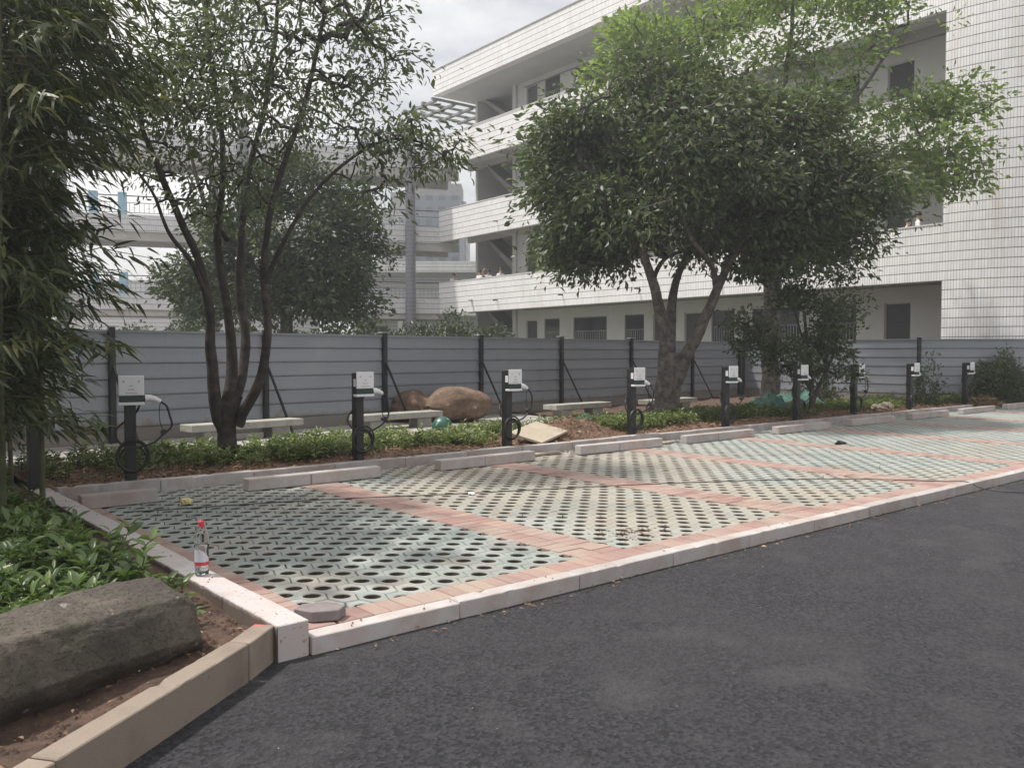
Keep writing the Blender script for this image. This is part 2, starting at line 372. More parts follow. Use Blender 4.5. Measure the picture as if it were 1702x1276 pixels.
ZP = 0.095                                   # top of the paving in the bays
KX0, KX1 = 1.91, 2.09                        # left kerb
bay = empty('parking_bay_paving', (0, 0, 0)); tag(bay, kind='structure')
base = sheet('paving_bed', [(2.0,4.2),(27.6,4.2),(27.6,9.7),(2.0,9.7)], 0.018, M['bedding'], bay)

# --- red bricks: two-brick strips between the bays, a header row along the front kerb, a row along the left kerb
BL, BW, BH = 0.223, 0.1085, 0.055
brick_spots = []
STRIPS = [4.44 + 2.745*i for i in range(9)]
for sx in STRIPS:
    if sx > 27: continue
    y = 4.475
    while y < 9.6:
        for c in (0, 1): brick_spots.append((sx + 0.115 + 0.231*c, y + 0.0575, 0.0))
        y += 0.1155
x = 2.33
while x < 27.5:
    brick_spots.append((x + 0.0575, 4.25 + 0.115, math.pi/2)); x += 0.1155
y = 4.26
while y < 9.6:
    brick_spots.append((2.09 + 0.118, y + 0.0575, 0.0)); y += 0.1155
brick_me = box_mesh(BL, BW, BH, M['brick'], 0.004)
brick_spots.sort(key=lambda s: math.hypot(s[0], s[1]))
def brick_pose(s):
    return ((s[0] + random.gauss(0, .0012), s[1] + random.gauss(0, .0012), ZP + 0.003 - BH + random.gauss(0, 0.0012)), s[2] + random.gauss(0, 0.008))
for s in brick_spots[:300]:
    l, r = brick_pose(s); link('paving_brick', brick_me, None, bay, l, r)
def join_copies(name, me, poses, mat, parent):
    nv = len(me.vertices); co = np.empty(nv*3); me.vertices.foreach_get('co', co); co = co.reshape(-1, 3)
    polys = [tuple(p.vertices) for p in me.polygons]; mi = [p.material_index for p in me.polygons]; m = MB()
    for l, r in poses:
        c, s_ = math.cos(r), math.sin(r)
        v = np.stack([co[:,0]*c - co[:,1]*s_ + l[0], co[:,0]*s_ + co[:,1]*c + l[1], co[:,2] + l[2]], 1); m.add(v.tolist(), polys)
    o = m.build(name, mat, parent); o['kind'] = 'stuff'
    if any(mi): o.data.materials.append(me.materials[1]); o.data.polygons.foreach_set('material_index', mi*len(poses))
    return o
join_copies('far_paving_bricks', brick_me, [brick_pose(s) for s in brick_spots[300:]], M['brick'], bay)

# --- hexagonal grass pavers with one round hole each
def paver_mesh():
    hw, hh, r, t = 0.0893, 0.1240, 0.0555, 0.07
    outer = [(hw,0),(hw/2,hh),(-hw/2,hh),(-hw,0),(-hw/2,-hh),(hw/2,-hh)]
    n = 18; m = MB(); ring = []
    def ray_hex(a):
        d = (math.cos(a), math.sin(a)); best = 9
        for i in range(6):
            (x1,y1),(x2,y2) = outer[i], outer[(i+1)%6]; ex, ey = x2-x1, y2-y1; den = d[0]*ey - d[1]*ex
            if abs(den) < 1e-9: continue
            tt = (x1*ey - y1*ex)/den; ss = (x1*d[1] - y1*d[0])/den
            if tt > 0 and -1e-6 <= ss <= 1+1e-6: best = min(best, tt)
        return (d[0]*best, d[1]*best)
    corner = [math.atan2(y, x) % (2*math.pi) for x, y in outer]
    ang = sorted(corner + [(corner_a + f*((corner_b - corner_a) % (2*math.pi))) % (2*math.pi)
                  for corner_a, corner_b in zip(corner, corner[1:] + corner[:1]) for f in (1/3, 2/3)])
    bev = 0.006; N = len(ang)
    hex_ = [ray_hex(a) for a in ang]
    rings = [([(x, y) for x, y in hex_], -t), ([(x, y) for x, y in hex_], -bev),
             ([(x*(1-bev/math.hypot(x,y)), y*(1-bev/math.hypot(x,y))) for x, y in hex_], 0),
             ([((r+bev*.8)*math.cos(a), (r+bev*.8)*math.sin(a)) for a in ang], 0),
             ([(r*math.cos(a), r*math.sin(a)) for a in ang], -bev), ([(r*.93*math.cos(a), r*.93*math.sin(a)) for a in ang], -t)]
    vs = [(x, y, z) for ps, z in rings for x, y in ps]; fs = []
    for i in range(len(rings)-1):
        for k in range(N): fs.append((i*N+k, i*N+(k+1)%N, (i+1)*N+(k+1)%N, (i+1)*N+k))
    m.add(vs, fs); return m.mesh('grass_paver')
pav_me = paver_mesh(); pav_me.materials.append(M['paver']); pav_me.materials.append(M['hole_earth'])
for f in pav_me.polygons:                                # the hole's own wall takes the dark earth material, so holes read dark
    if f.index >= 4*(len(pav_me.polygons)//5): f.material_index = 1
bounds = [2.33] + STRIPS
pav = []
for i, x0 in enumerate(bounds):
    a = 2.33 if i == 0 else x0 + 0.462
    b = STRIPS[i] if i < len(STRIPS) else 27.5
    if a > 27: break
    b = min(b, 27.5)
    nx = max(1, int(round((b - a)/0.1375))); px = (b - a)/nx
    for c in range(nx + 1):
        X = a + c*px
        for q in range(-1, 22):
            Y = 4.48 + 0.25*q + (0.125 if c % 2 else 0)
            if Y < 4.44 or Y > 9.7: continue
            gap = 0.0025*((c//3) % 2) + 0.002*((q//2) % 2)
            pav.append((min(max(X, a + 0.015), b - 0.015) + gap, Y))
pav.sort(key=lambda s: math.hypot(*s))
def pav_pose(s):
    sink = 0.012*max(0, mnoise.noise(Vector((s[0]*0.7, s[1]*0.7, 3)))-0.1)
    return ((s[0] + random.gauss(0, .0016), s[1] + random.gauss(0, .0016), ZP - 0.003 - sink + random.gauss(0, .0015)), random.choice((0, math.pi)) + random.gauss(0, .012))
for s in pav[:300]:
    l, r = pav_pose(s); link('grass_paver', pav_me, None, bay, l, r)
join_copies('far_grass_pavers', pav_me, [pav_pose(s) for s in pav[300:]], M['paver'], bay)
# dirt, sprouts and dry crumbs lying in the holes
def crumbs(name, spots, mat, size, parent=None, flat=0.5):
    m = MB()
    for (x, y, z) in spots:
        s = size*random.uniform(.4, 1.3); a = random.uniform(0, 6.28); h = s*flat*random.uniform(.5, 1.2)
        pts = [(x + s*random.uniform(.6, 1)*math.cos(a + k*1.257), y + s*random.uniform(.6, 1)*math.sin(a + k*1.257), z) for k in range(5)]
        m.add(pts + [(x, y, z + h)], [(0,1,5),(1,2,5),(2,3,5),(3,4,5),(4,0,5)])
    o = m.build(name, mat, parent); o['kind'] = 'stuff'; return o
crumbs('hole_crumbs', [(x + random.gauss(0,.02), y + random.gauss(0,.02), 0.018) for x, y in pav[:900] for _ in range(4)], M['red_soil'], 0.017, bay)

fill = MB()                                             # earth washed into many of the holes, to uneven heights
for x, y in pav[:2200]:
    if random.random() < (.7 if 4.6 < x < 10 else .22):
        z = random.uniform(.025, .068 if 4.6 < x < 10 else .045); n = 9; s = random.uniform(-.012, .012)
        fill.add([(x + .0545*math.cos(6.283*i/n), y + .0545*math.sin(6.283*i/n), z + s*math.cos(6.283*i/n) + random.gauss(0, .002)) for i in range(n)] + [(x, y, z + .004)], [(i, (i+1) % n, n) for i in range(n)])
fo = fill.build('hole_fill', M['hole_earth'], bay); fo['kind'] = 'stuff'
# --- kerbs
def kerb_run(name, a, b, w, z0, z1, mat, length=1.0, jit=0.004, first=None):
    """a row of separate kerb stones from a to b (centre line)"""
    root = empty(name, (a[0], a[1], 0)); tag(root, kind='structure')
    d = Vector((b[0]-a[0], b[1]-a[1])); Ltot = d.length; ang = math.atan2(d.y, d.x); s = 0.0; i = 0
    while s < Ltot - 0.05:
        l = min(first if (first and i == 0) else length*random.uniform(.97, 1.02), Ltot - s); c = s + l/2
        sub = MB(); nx, n2 = max(4, int(l/0.05)), 3
        h = z1 - z0
        sub.box(-l/2 + .003, l/2 - .003, -w/2, w/2, 0, h); me = sub.mesh('kerb_stone')
        bm = bmesh.new(); bm.from_mesh(me)
        es = [e for e in bm.edges if abs((e.verts[0].co - e.verts[1].co).x) > l*0.5]
        bmesh.ops.subdivide_edges(bm, edges=es, cuts=nx, use_grid_fill=True)
        bmesh.ops.bevel(bm, geom=[e for e in bm.edges if len(e.link_faces) == 2 and e.calc_face_angle(0) > 0.5], offset=0.005, segments=1, affect='EDGES')
        seed = random.uniform(0, 99)
        for v in bm.verts:
            q = Vector((v.co.x*9 + seed, v.co.y*9, v.co.z*9)); n_ = mnoise.noise(q)
            chip = max(0, mnoise.noise(q*2.3 + Vector((5,5,5))) - 0.38)*0.05 if abs(v.co.y) > w/2 - .01 and v.co.z > h - .02 else 0
            v.co += Vector((0, -math.copysign(chip, v.co.y), -chip)) + Vector((0, n_*.0016, n_*.0016))
        bm.to_mesh(me); bm.free()
        link('kerb_stone', me, mat, root, (math.cos(ang)*c, math.sin(ang)*c, z0 + random.gauss(0, jit)), ang + random.gauss(0, .0025), smooth=False)
        s += l; i += 1
    return root
kerb_run('front_kerb', (2.10, 4.19), (27.6, 4.19), 0.12, -0.05, 0.102, M['granite'], 1.0, 0.002)
kerb_run('left_kerb', ((KX0+KX1)/2, 4.14), ((KX0+KX1)/2, 10.0), 0.18, -0.05, 0.19, M['granite_mud_shade'], 0.75, 0.003)
kerb_run('back_kerb', (2.10, 9.735), (27.6, 9.735), 0.13, -0.05, 0.215, M['granite_back'], 1.05, 0.005)
# brown kerb that swings off along the planted corner
tag(kerb_run('corner_kerb', (1.885, 4.235), (1.668, 4.045), 0.115, -0.06, 0.186, M['sandstone'], 1, .001), kind='structure')
kerb_run('planting_kerb', (1.662, 4.041), (-1.2, 1.99), 0.115, -0.06, 0.186, M['sandstone'], 1.26, 0.003)

# wheel stops: two kerb stones each, laid end to end
def wheel_stop(x0, x1, y, label, dz=0.0):
    root = empty('wheel_stop', ((x0+x1)/2, y, ZP)); l = (x1-x0)
    cut = [0.0, 0.45 if l > 1.2 else 1.0, 1.0] if l > 1.2 else [0.0, 1.0]
    for a, b in zip(cut, cut[1:]):
        me = box_mesh(l*(b-a) - .005, 0.14, 0.135 + dz, M['granite'], 0.008, 'stop')
        link('stone', me, None, root, (-l/2 + l*(a+b)/2, random.gauss(0, .004), 0.0), random.gauss(0, .004))
    root.rotation_euler = (0, 0, random.gauss(0, .006))
    return tag(root, label, 'wheel stop', 'stone wheel stops at the back of the bays')
ST_ = [(2.14, 2.86, 9.02), (3.82, 5.50, 9.05), (6.38, 8.02, 9.05), (8.98, 10.82, 9.10), (11.42, 13.36, 9.08), (14.10, 16.0, 9.08), (16.8, 18.7, 9.08), (19.5, 21.4, 9.08), (22.2, 24.2, 9.08), (25.0, 26.9, 9.08)]
ST_L = ['short grey stone wheel stop in the left corner of the first bay', 'long stone wheel stop in front of the second charging post',
        'stone wheel stop before the third charging post from the left', 'stone wheel stop with a thin board beside its left end',
        'stone wheel stop in front of the fifth charging post', 'stone wheel stop in front of the sixth charging post', 'stone wheel stop in front of the seventh charging post',
        'stone wheel stop next to the heap of dry straw', 'stone wheel stop in front of the ninth charging post', 'farthest stone wheel stop at the right edge']
for (a, b, y), lab in zip(ST_, ST_L): wheel_stop(a, b, y, lab)

# --- planted beds and path
def terrain(name, x0, x1, y0, y1, step, zf, mat, inside=None):
    nx, ny = int((x1-x0)/step)+1, int((y1-y0)/step)+1; m = MB()
    for j in range(ny+1):
        for i in range(nx+1):
            x = x0 + (x1-x0)*i/nx; y = y0 + (y1-y0)*j/ny; m.v.append((x, y, zf(x, y)))
    for j in range(ny):
        for i in range(nx):
            k = j*(nx+1)+i; c = [k, k+1, k+nx+2, k+nx+1]
            if inside:
                cx = sum(m.v[q][0] for q in c)/4; cy = sum(m.v[q][1] for q in c)/4
                if not inside(cx, cy): continue
            m.f.append(tuple(c))
    o = m.build(name, mat, smooth=True); return tag(o, kind='structure')
def bump_z(x, y, s=1.0): return mnoise.noise(Vector((x*1.7, y*1.7, .3)))*0.035*s + mnoise.noise(Vector((x*7, y*7, 1.3)))*0.018*s
HEAPS = [(9.85, 10.5, .34, .5, .38), (10.5, 10.4, .26, .5, .33), (7.2, 10.25, .10, .5, .28), (12.9, 10.3, .14, .8, .3), (15.3, 10.3, .12, .7, .3), (18.3, 10.3, .14, .8, .3)]
def soil_z(x, y):
    z = 0.185 + bump_z(x, y) - 0.02*min(1, max(0, (y-11)/1.0))
    for hx, hy, h, rx, ry in HEAPS: z += h*0.75*math.exp(-((x-hx)/rx)**2 - ((y-hy)/ry)**2)*(1 + 0.35*mnoise.noise(Vector((x*6, y*6, 5))) + 0.3*mnoise.noise(Vector((x*15, y*15, 5))))
    return z
terrain('back_planting_bed', 2.0, 29.0, 9.80, 12.3, 0.05, soil_z, M['red_soil'])
terrain('garden_path', -5.0, 13.5, 12.3, 17.6, 0.5, lambda x, y: 0.135 + mnoise.noise(Vector((x, y, 0)))*0.01, M['path'])
terrain('rough_soil', 13.5, 29.0, 12.3, 17.6, 0.15, lambda x, y: 0.15 + bump_z(x, y, 1.8), M['soil'])
def kerb_side(x, y):   # negative on the planted side of the corner kerb
    ax, ay, bx, by = 1.885, 4.235, -1.2, 1.99
    return (bx-ax)*(y-ay) - (by-ay)*(x-ax)
def left_z(x, y): return 0.105 + bump_z(x, y, 1.0) + 0.05*min(1, max(0, (y-4.6)/1.5))
terrain('left_planting_bed', -6.0, 1.915, 1.6, 12.3, 0.06, left_z, M['soil'], lambda x, y: kerb_side(x, y) < -0.02 and x < 1.92)

# ------------------------------------------------------------------ the school building
KB = 1.07
F0 = Vector((27.67*KB, 39.0*KB, 0)); FT = Vector((-0.04597, -0.99894, 0)); FN = Vector((0.99894, -0.04597, 0))
bld = empty('school_building', F0); tag(bld, 'white tiled school block with open galleries and rounded corner behind the fence', 'building')
bld.rotation_euler = (0, 0, math.atan2(FT.y, FT.x))        # local x runs along the gallery front towards the road; local y points inside
# local frame: x = s (along), y = depth into the building; FT rotated +90 deg is FN
def uvmesh(name, quads, mat, parent, smooth=False):
    """quads: list of 4 points with 4 uvs (metres)"""
    me = bpy.data.meshes.new(name); vs = []; fs = []; uvs = []
    for pts, uv in quads:
        b = len(vs); vs += [tuple(p) for p in pts]; fs.append((b, b+1, b+2, b+3)); uvs += uv
    me.from_pydata(vs, [], fs); l = me.uv_layers.new(name='UVMap')
    l.data.foreach_set('uv', [c for u in uvs for c in u]); me.update(); return link(name, me, mat, parent, smooth=smooth)
def tiled_box(name, x0, x1, y0, y1, z0, z1, mat, parent):
    q = []
    def f(a, b, c, d, w, h, u0=0, v0=0): q.append(([a, b, c, d], [(u0, v0), (u0+w, v0), (u0+w, v0+h), (u0, v0+h)]))
    f((x0,y0,z0),(x1,y0,z0),(x1,y0,z1),(x0,y0,z1), x1-x0, z1-z0, x0, z0)
    f((x1,y1,z0),(x0,y1,z0),(x0,y1,z1),(x1,y1,z1), x1-x0, z1-z0, x0, z0)
    f((x0,y1,z0),(x0,y0,z0),(x0,y0,z1),(x0,y1,z1), y1-y0, z1-z0, 0, z0)
    f((x1,y0,z0),(x1,y1,z0),(x1,y1,z1),(x1,y0,z1), y1-y0, z1-z0, 0, z0)
    f((x0,y0,z1),(x1,y0,z1),(x1,y1,z1),(x0,y1,z1), .05, .05, .03, .05)
    f((x0,y1,z0),(x1,y1,z0),(x1,y0,z0),(x0,y0,z0), .05, .05, .03, .05)
    return uvmesh(name, q, mat, parent)
LEN = 27.63*KB; GD = 2.35                                  # gallery length and depth
TOPS = [5.70, 9.92, 14.20]; BOTS = [3.91, 8.12, 12.42]; ROOF0, ROOF1 = 16.60, 17.97
def bb(name, x0, x1, y0, y1, z0, z1, mat, parent, bevel=0):
    m = MB(); m.box(x0, x1, y0, y1, z0, z1); return m.build(name, mat, parent, bevel=bevel)
for t_, b_ in zip(TOPS, BOTS):
    tiled_box('gallery_parapet', 0, LEN, 0, 0.16, b_, t_, M['tile'], bld)
    bb('floor_slab', 0.02, LEN, 0.162, 8.0, b_ + 0.42, b_ + 0.60, M['plaster'], bld)
    bb('parapet_coping', -0.02, LEN, -0.02, 0.18, t_, t_ + 0.05, M['plaster'], bld)
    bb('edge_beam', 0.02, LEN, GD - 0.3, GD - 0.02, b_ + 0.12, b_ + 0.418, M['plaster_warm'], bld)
    for s in (4.48, 8.95, 14.6, 20.2, 25.0): bb('cross_beam', s*KB - .12, s*KB + .12, 0.162, GD - 0.31, b_ + .1, b_ + .417, M['plaster'], bld)
tiled_box('roof_parapet', -0.05, LEN + 0.2, -0.35, 0.1, ROOF0, ROOF1, M['tile'], bld)
bb('roof_coping', -0.08, LEN + .2, -0.38, 0.14, ROOF1, ROOF1 + 0.07, M['concrete_dark'], bld)
bb('roof_slab', -0.02, LEN, 0.102, 9.0, ROOF0 + 0.02, ROOF0 + 0.3, M['plaster'], bld)
# gallery back wall on each storey: piers and lintels left round the openings, doors and windows set in them
OPEN = [('door',4.99,5.88),('window',6.47,7.64),('window',8.68,11.01),('window',12.19,13.39),('door',13.94,14.82),('door',15.74,16.65),('window',17.19,18.34),('window',19.2,21.3),('window',22.2,23.6),('door',24.62,25.55)]
levels = [0.15] + [b + 0.60 for b in BOTS]; ceil_ = [b + 0.42 for b in BOTS] + [ROOF0 + 0.02]
for li, (z0, z1) in enumerate(zip(levels, ceil_)):
    xs = 4.22*KB
    for kind, a, b in OPEN:
        a, b = a*KB, b*KB
        bb('gallery_wall', xs, a, GD, GD + 0.22, z0, z1, M['plaster'], bld)
        top = z0 + (3.32 if kind == 'window' else 3.28); sill = z0 + (0.95 if kind == 'window' else 0.02)
        bb('lintel_wall', a, b, GD, GD + 0.22, top, z1, M['plaster'], bld)
        if kind == 'window': bb('sill_wall', a, b, GD, GD + 0.22, z0, sill, M['plaster'], bld)
        w = empty('window' if kind == 'window' else 'door', (0, 0, 0), 0, bld)
        fr = MB(); t = 0.05
        fr.box(a, a+t, GD+.06, GD+.12, sill, top); fr.box(b-t, b, GD+.06, GD+.12, sill, top); fr.box(a+t, b-t, GD+.06, GD+.12, top-t, top); fr.box(a+t, b-t, GD+.06, GD+.12, sill, sill+t)
        if kind == 'window':
            fr.box(a+t, b-t, GD+.065, GD+.115, top-.75, top-.70)
            n = max(2, int((b-a)/0.62))
            for q in range(1, n): fr.box(a+(b-a)*q/n-.02, a+(b-a)*q/n+.02, GD+.066, GD+.114, sill+t, top-.75)
        fr.build('frame', M['frame'] if kind == 'window' else M['plaster_warm'], w)
        bb('pane' if kind == 'window' else 'door_leaf', a+t, b-t, GD+.085, GD+.095, sill+t, top-t, M['pane'] if kind == 'window' else M['door'], w)
        if kind == 'window':
            br = MB(); n = int((b-a)/0.13)
            for q in range(1, n): br.box(a+(b-a)*q/n-.008, a+(b-a)*q/n+.008, GD+.01, GD+.026, sill+t, top-.75)
            o = br.build('window_bars', M['steel_grey'], w); o['kind'] = 'stuff'
        xs = b
    bb('gallery_wall', xs, LEN, GD, GD + 0.22, z0, z1, M['plaster'], bld)
    # open stair bay at the far end: recessed wall, sloping flight seen from below, pier
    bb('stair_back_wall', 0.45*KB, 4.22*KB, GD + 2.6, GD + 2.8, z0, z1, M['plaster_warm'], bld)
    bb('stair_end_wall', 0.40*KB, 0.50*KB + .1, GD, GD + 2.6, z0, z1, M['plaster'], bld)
    bb('stair_pier', 4.22*KB - .30, 4.22*KB - .002, GD - .12, GD + .25, z0, z1, M['plaster'], bld)
    m = MB(); h = z1 - z0
    m.add([(1.2,GD+.2,z1-h*.05),(4.2,GD+.2,z1-h*.62),(4.2,GD+1.4,z1-h*.62),(1.2,GD+1.4,z1-h*.05),(1.2,GD+.2,z1),(4.2,GD+.2,z1-h*.5),(4.2,GD+1.4,z1-h*.5),(1.2,GD+1.4,z1)],
          [(0,3,2,1),(4,5,6,7),(0,1,5,4),(1,2,6,5),(2,3,7,6),(3,0,4,7)])
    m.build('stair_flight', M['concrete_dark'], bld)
    bb('gallery_end_wall', LEN - .02, LEN + 0.2, 0.18, GD + .25, z0, z1 , M['plaster'], bld)
    # plaques and a conduit on the gallery wall
    for s in (8.0, 11.5, 13.65, 23.95): bb('wall_plaque', s*KB, s*KB + (.65 if s < 12 else .25), GD - .025, GD - .002, z0 + 1.5, z0 + 1.72, M['plaster_warm'] if s < 12 else M['door'], bld)
    m = MB(); m.tube([(4.9*KB, GD-.06, z1-.32), (LEN, GD-.06, z1-.32)], 0.035, 6); m.build('conduit', M['concrete_dark'], bld)
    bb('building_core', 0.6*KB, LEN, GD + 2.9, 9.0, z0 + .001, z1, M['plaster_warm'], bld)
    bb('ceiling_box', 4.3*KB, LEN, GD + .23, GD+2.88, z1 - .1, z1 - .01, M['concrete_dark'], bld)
for t_, b_ in zip(TOPS, BOTS):                                # drain spouts poking through the parapets
    for s in (5.4, 10.4, 15.2, 19.4, 24.0):
        m = MB(); m.tube([(s*KB, .01, b_ + .55), (s*KB, -0.28, b_ + .53)], 0.035, 8); m.build('drain_spout', M['rail_dark'], bld)
for s in (3.3, 17.2): 
    m = MB(); m.box(s, s + .16, -.12, -.002, BOTS[0] + .62, BOTS[0] + .74); m.tube([(s+.08, -.12, BOTS[0]+.68), (s+.08, -.24, BOTS[0]+.66)], .05, 8); m.build('security_camera', M['rail_white'], bld)
# rounded corner wall
q = []; RC = 4.9; n = 30; cxx, cyy = LEN, RC
for i in range(n):
    a0, a1 = R(100)*i/n, R(100)*(i+1)/n
    p0 = (LEN + RC*math.sin(a0), cyy - RC*math.cos(a0)); p1 = (LEN + RC*math.sin(a1), cyy - RC*math.cos(a1))
    u0, u1 = LEN + RC*a0, LEN + RC*a1
    q.append(([(p0[0],p0[1],0),(p1[0],p1[1],0),(p1[0],p1[1],19.5),(p0[0],p0[1],19.5)], [(u0,0),(u1,0),(u1,19.5),(u0,19.5)]))
uvmesh('rounded_wall', q, M['tile'], bld, True)
tiled_box('rounded_wall_return', LEN, LEN + .15, 0.001, GD, 0, 19.5, M['tile'], bld)
# open lattice canopy over the top gallery end
for q_ in range(5):
    m = MB(); m.box(-3.5, -0.06, -.25 + q_*1.3, -.05 + q_*1.3, 16.30, 16.42); m.build('canopy_beam', M['concrete_dark'], bld)
for q_ in range(4):
    m = MB(); m.box(-3.45 + q_*1.08, -3.27 + q_*1.08, -.4, 5.3, 16.422, 16.53); m.build('canopy_slat', M['concrete_dark'], bld)
m = MB(); m.box(-3.3, -3.15, 4.85, 5.0, 13.5, 16.3); m.build('canopy_post', M['concrete_dark'], bld)

M['rail_teal'] = simple('pale_teal_rail', c4(.20,.30,.31), .5, .1, 3, 0)
# ------------------------------------------------------------------ walkway on three levels linking to the next block
wa, wb = P(-4.27, 50.9), P(-40.0, 39.6)
wd = (wb - wa); WL = wd.length
walk = empty('linking_walkway', (wa.x, wa.y, 0), math.atan2(wd.y, wd.x)); tag(walk, 'three level open walkway with tiled fascias and railings joining the white block', 'walkway')
# local x runs left from the block; local -y is away from the viewer here
side = 1.0 if Vector((-wd.y, wd.x, 0)).dot(P(0, 1)) > 0 else -1.0
def wy(d0, d1): return (min(side*d0, side*d1), max(side*d0, side*d1))
for ti, (zt, zb, zc) in enumerate(((4.75, 3.90, 3.60), (8.95, 8.05, 7.60), (13.35, 12.35, 11.80))):
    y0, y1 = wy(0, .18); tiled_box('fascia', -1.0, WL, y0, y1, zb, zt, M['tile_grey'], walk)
    y0, y1 = wy(.182, 3.0); bb('deck', -1.2, WL, y0, y1, zb + .1, zb + .35, M['plaster'], walk)
    y0, y1 = wy(.10, .40); bb('beam', -1.2, WL, y0, y1, zc, zb - .002, M['plaster_warm'], walk)
    y0, y1 = wy(2.9, 3.2); bb('back_beam', -1.2, WL, y0, y1, zc, zb + .098, M['plaster_warm'], walk)
    y0, y1 = wy(3.001, 3.18); bb('back_kerb', -1.0, WL, y0, y1, zb + .1, zb + .45, M['plaster'], walk)
    for d in (.09,) if ti < 2 else (.09, 3.09):
        rl = MB(); rl.bar((-1, side*d, zt + .98), (WL, side*d, zt + .98), .06, .05); rl.bar((-1, side*d, zt + .62), (WL, side*d, zt + .62), .03, .03); rl.bar((-1, side*d, zt + .1), (WL, side*d, zt + .1), .03, .03)
        rl.build('hand_rail', M['rail_dark'], walk)
        bl = MB(); s = -1.0
        while s < 27:
            bl.bar((s, side*d, zt + .1), (s, side*d, zt + .62), .022, .022)
            if int(s*4) % 3 == 0: bl.bar((s-.06, side*d, zt + .35), (s+.10, side*d, zt + .35), .02, .02)
            s += .24
        o = bl.build('railing_bars', M['rail_teal'], walk); o['kind'] = 'stuff'
def col_at(s, d, r, z1, name='column'):
    m = MB(); me = None; q = []; n = 20
    for i in range(n):
        a0, a1 = 2*math.pi*i/n, 2*math.pi*(i+1)/n
        q.append(([(s + r*math.cos(a0), side*d + r*math.sin(a0), 0),(s + r*math.cos(a1), side*d + r*math.sin(a1), 0),(s + r*math.cos(a1), side*d + r*math.sin(a1), z1),(s + r*math.cos(a0), side*d + r*math.sin(a0), z1)],
                  [(r*a0,0),(r*a1,0),(r*a1,z1),(r*a0,z1)]))
    uvmesh(name, q, M['tile_column'], walk, True)
for s in (1.75, 11.0, 20.0, 29.0): col_at(s, -.14, .30, 14.3)
for s in (3.9, 12.6, 21.6, 30.5): col_at(s, 2.6, .26, 14.3)
for zt in (4.75, 8.95):
    for s in (16.9, 18.3): 
        y0, y1 = wy(-.02, .2); bb('railing_pier', s, s + .42, y0, y1, zt, zt + 1.15, M['blue_paint'], walk)
for s in (-.3, -2.0):
    m = MB(); m.tube([(s, side*.8, 0), (s, side*.8, 3.9)], .06, 8); m.build('down_pipe', M['rail_white'], walk)

# ------------------------------------------------------------------ things far behind
def mat_tower(name, wall, win):
    k = NT(name); uv = k.n('ShaderNodeUVMap').outputs[0]; b = k.n('ShaderNodeTexBrick'); b.offset = 0.0
    b.inputs['Scale'].default_value = 1.0; b.inputs['Brick Width'].default_value = 1.7; b.inputs['Row Height'].default_value = 1.65; b.inputs['Mortar Size'].default_value = 0.4; b.inputs['Mortar Smooth'].default_value = 0
    b.inputs['Color1'].default_value = win; b.inputs['Color2'].default_value = tuple(c*1.5 for c in win[:3]) + (1,); b.inputs['Mortar'].default_value = wall
    k.l(uv, b.inputs['Vector']); k.color(b.outputs[0]); k.rough(.6); return k.m
M['tower1'] = mat_tower('tower_wall_grey', c4(.26,.27,.30), c4(.07,.08,.10)); M['tower2'] = mat_tower('tower_wall_blue', c4(.14,.17,.21), c4(.06,.08,.11)); M['tower3'] = mat_tower('tower_wall_pale', c4(.36,.36,.37), c4(.12,.13,.14))
for (px, v, w, h, mt, lab) in ((698, 122, 3.7, 23.5, 'tower1', 'narrow grey apartment tower seen left of the pale column gap'), (725, 115, 6.4, 22.5, 'tower2', 'blue grey apartment tower seen between the walkway decks'), (757, 128, 3.2, 24, 'tower3', 'pale apartment tower seen beside the white block end'), (660, 135, 4.7, 24, 'tower3', 'hazy pale apartment tower behind the walkway column')):
    u = (px - 851)/1430*v; p = P(u, v)
    root = empty('apartment_tower', (p.x, p.y, 0), TH - R(90)); tag(root, lab, 'tower')
    tiled_box('tower_wall', -w/2, w/2, 0, 12, 0, h, M[mt], root); bb('roof_block', -w/4, w/4, 2, 8, h, h + 3, M['concrete_dark'], root)
# pale low block with a canopy roof behind the walkway at left
p = P(-25.5, 66); root = empty('low_school_block', (p.x, p.y, 0), TH - R(90)); tag(root, 'low pale block with sloping roof glimpsed through the walkway', 'building')
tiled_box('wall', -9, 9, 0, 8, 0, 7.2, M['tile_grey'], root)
m = MB(); m.add([(-1,-2.2,7.3),(9,-2.2,8.6),(9,8,8.6),(-1,8,7.3),(-1,-2.2,7.5),(9,-2.2,8.8),(9,8,8.8),(-1,8,7.5)], [(0,3,2,1),(4,5,6,7),(0,1,5,4),(1,2,6,5),(2,3,7,6),(3,0,4,7)]); m.build('roof', M['plaster'], root)
for i in range(6):
    w = bb('window', -8.2 + i*2.8, -6.6 + i*2.8, -.03, -.002, 4.6, 6.2, M['pane'], root)
p = P(-4.6, 72); root = empty('far_gallery_block', (p.x, p.y, 0), TH - R(90)); tag(root, 'far pale gallery block with planted railing seen under the walkway', 'building')
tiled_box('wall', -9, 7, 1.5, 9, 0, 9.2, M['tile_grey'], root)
for z in (5.6, 9.2):
    tiled_box('parapet', -9, 7, -.6, -.4, z - .9, z, M['tile'], root); bb('deck', -9, 7, -.398, 1.49, z - .9, z - .7, M['plaster'], root)
for i in range(5):
    bb('pillar', -8.5 + i*3.6, -8.1 + i*3.6, -.39, 0, 0, 4.69, M['plaster'], root)
    bb('window', -7.6 + i*3.2, -6.0 + i*3.2, 1.46, 1.498, 2.2, 3.9, M['pane'], root)

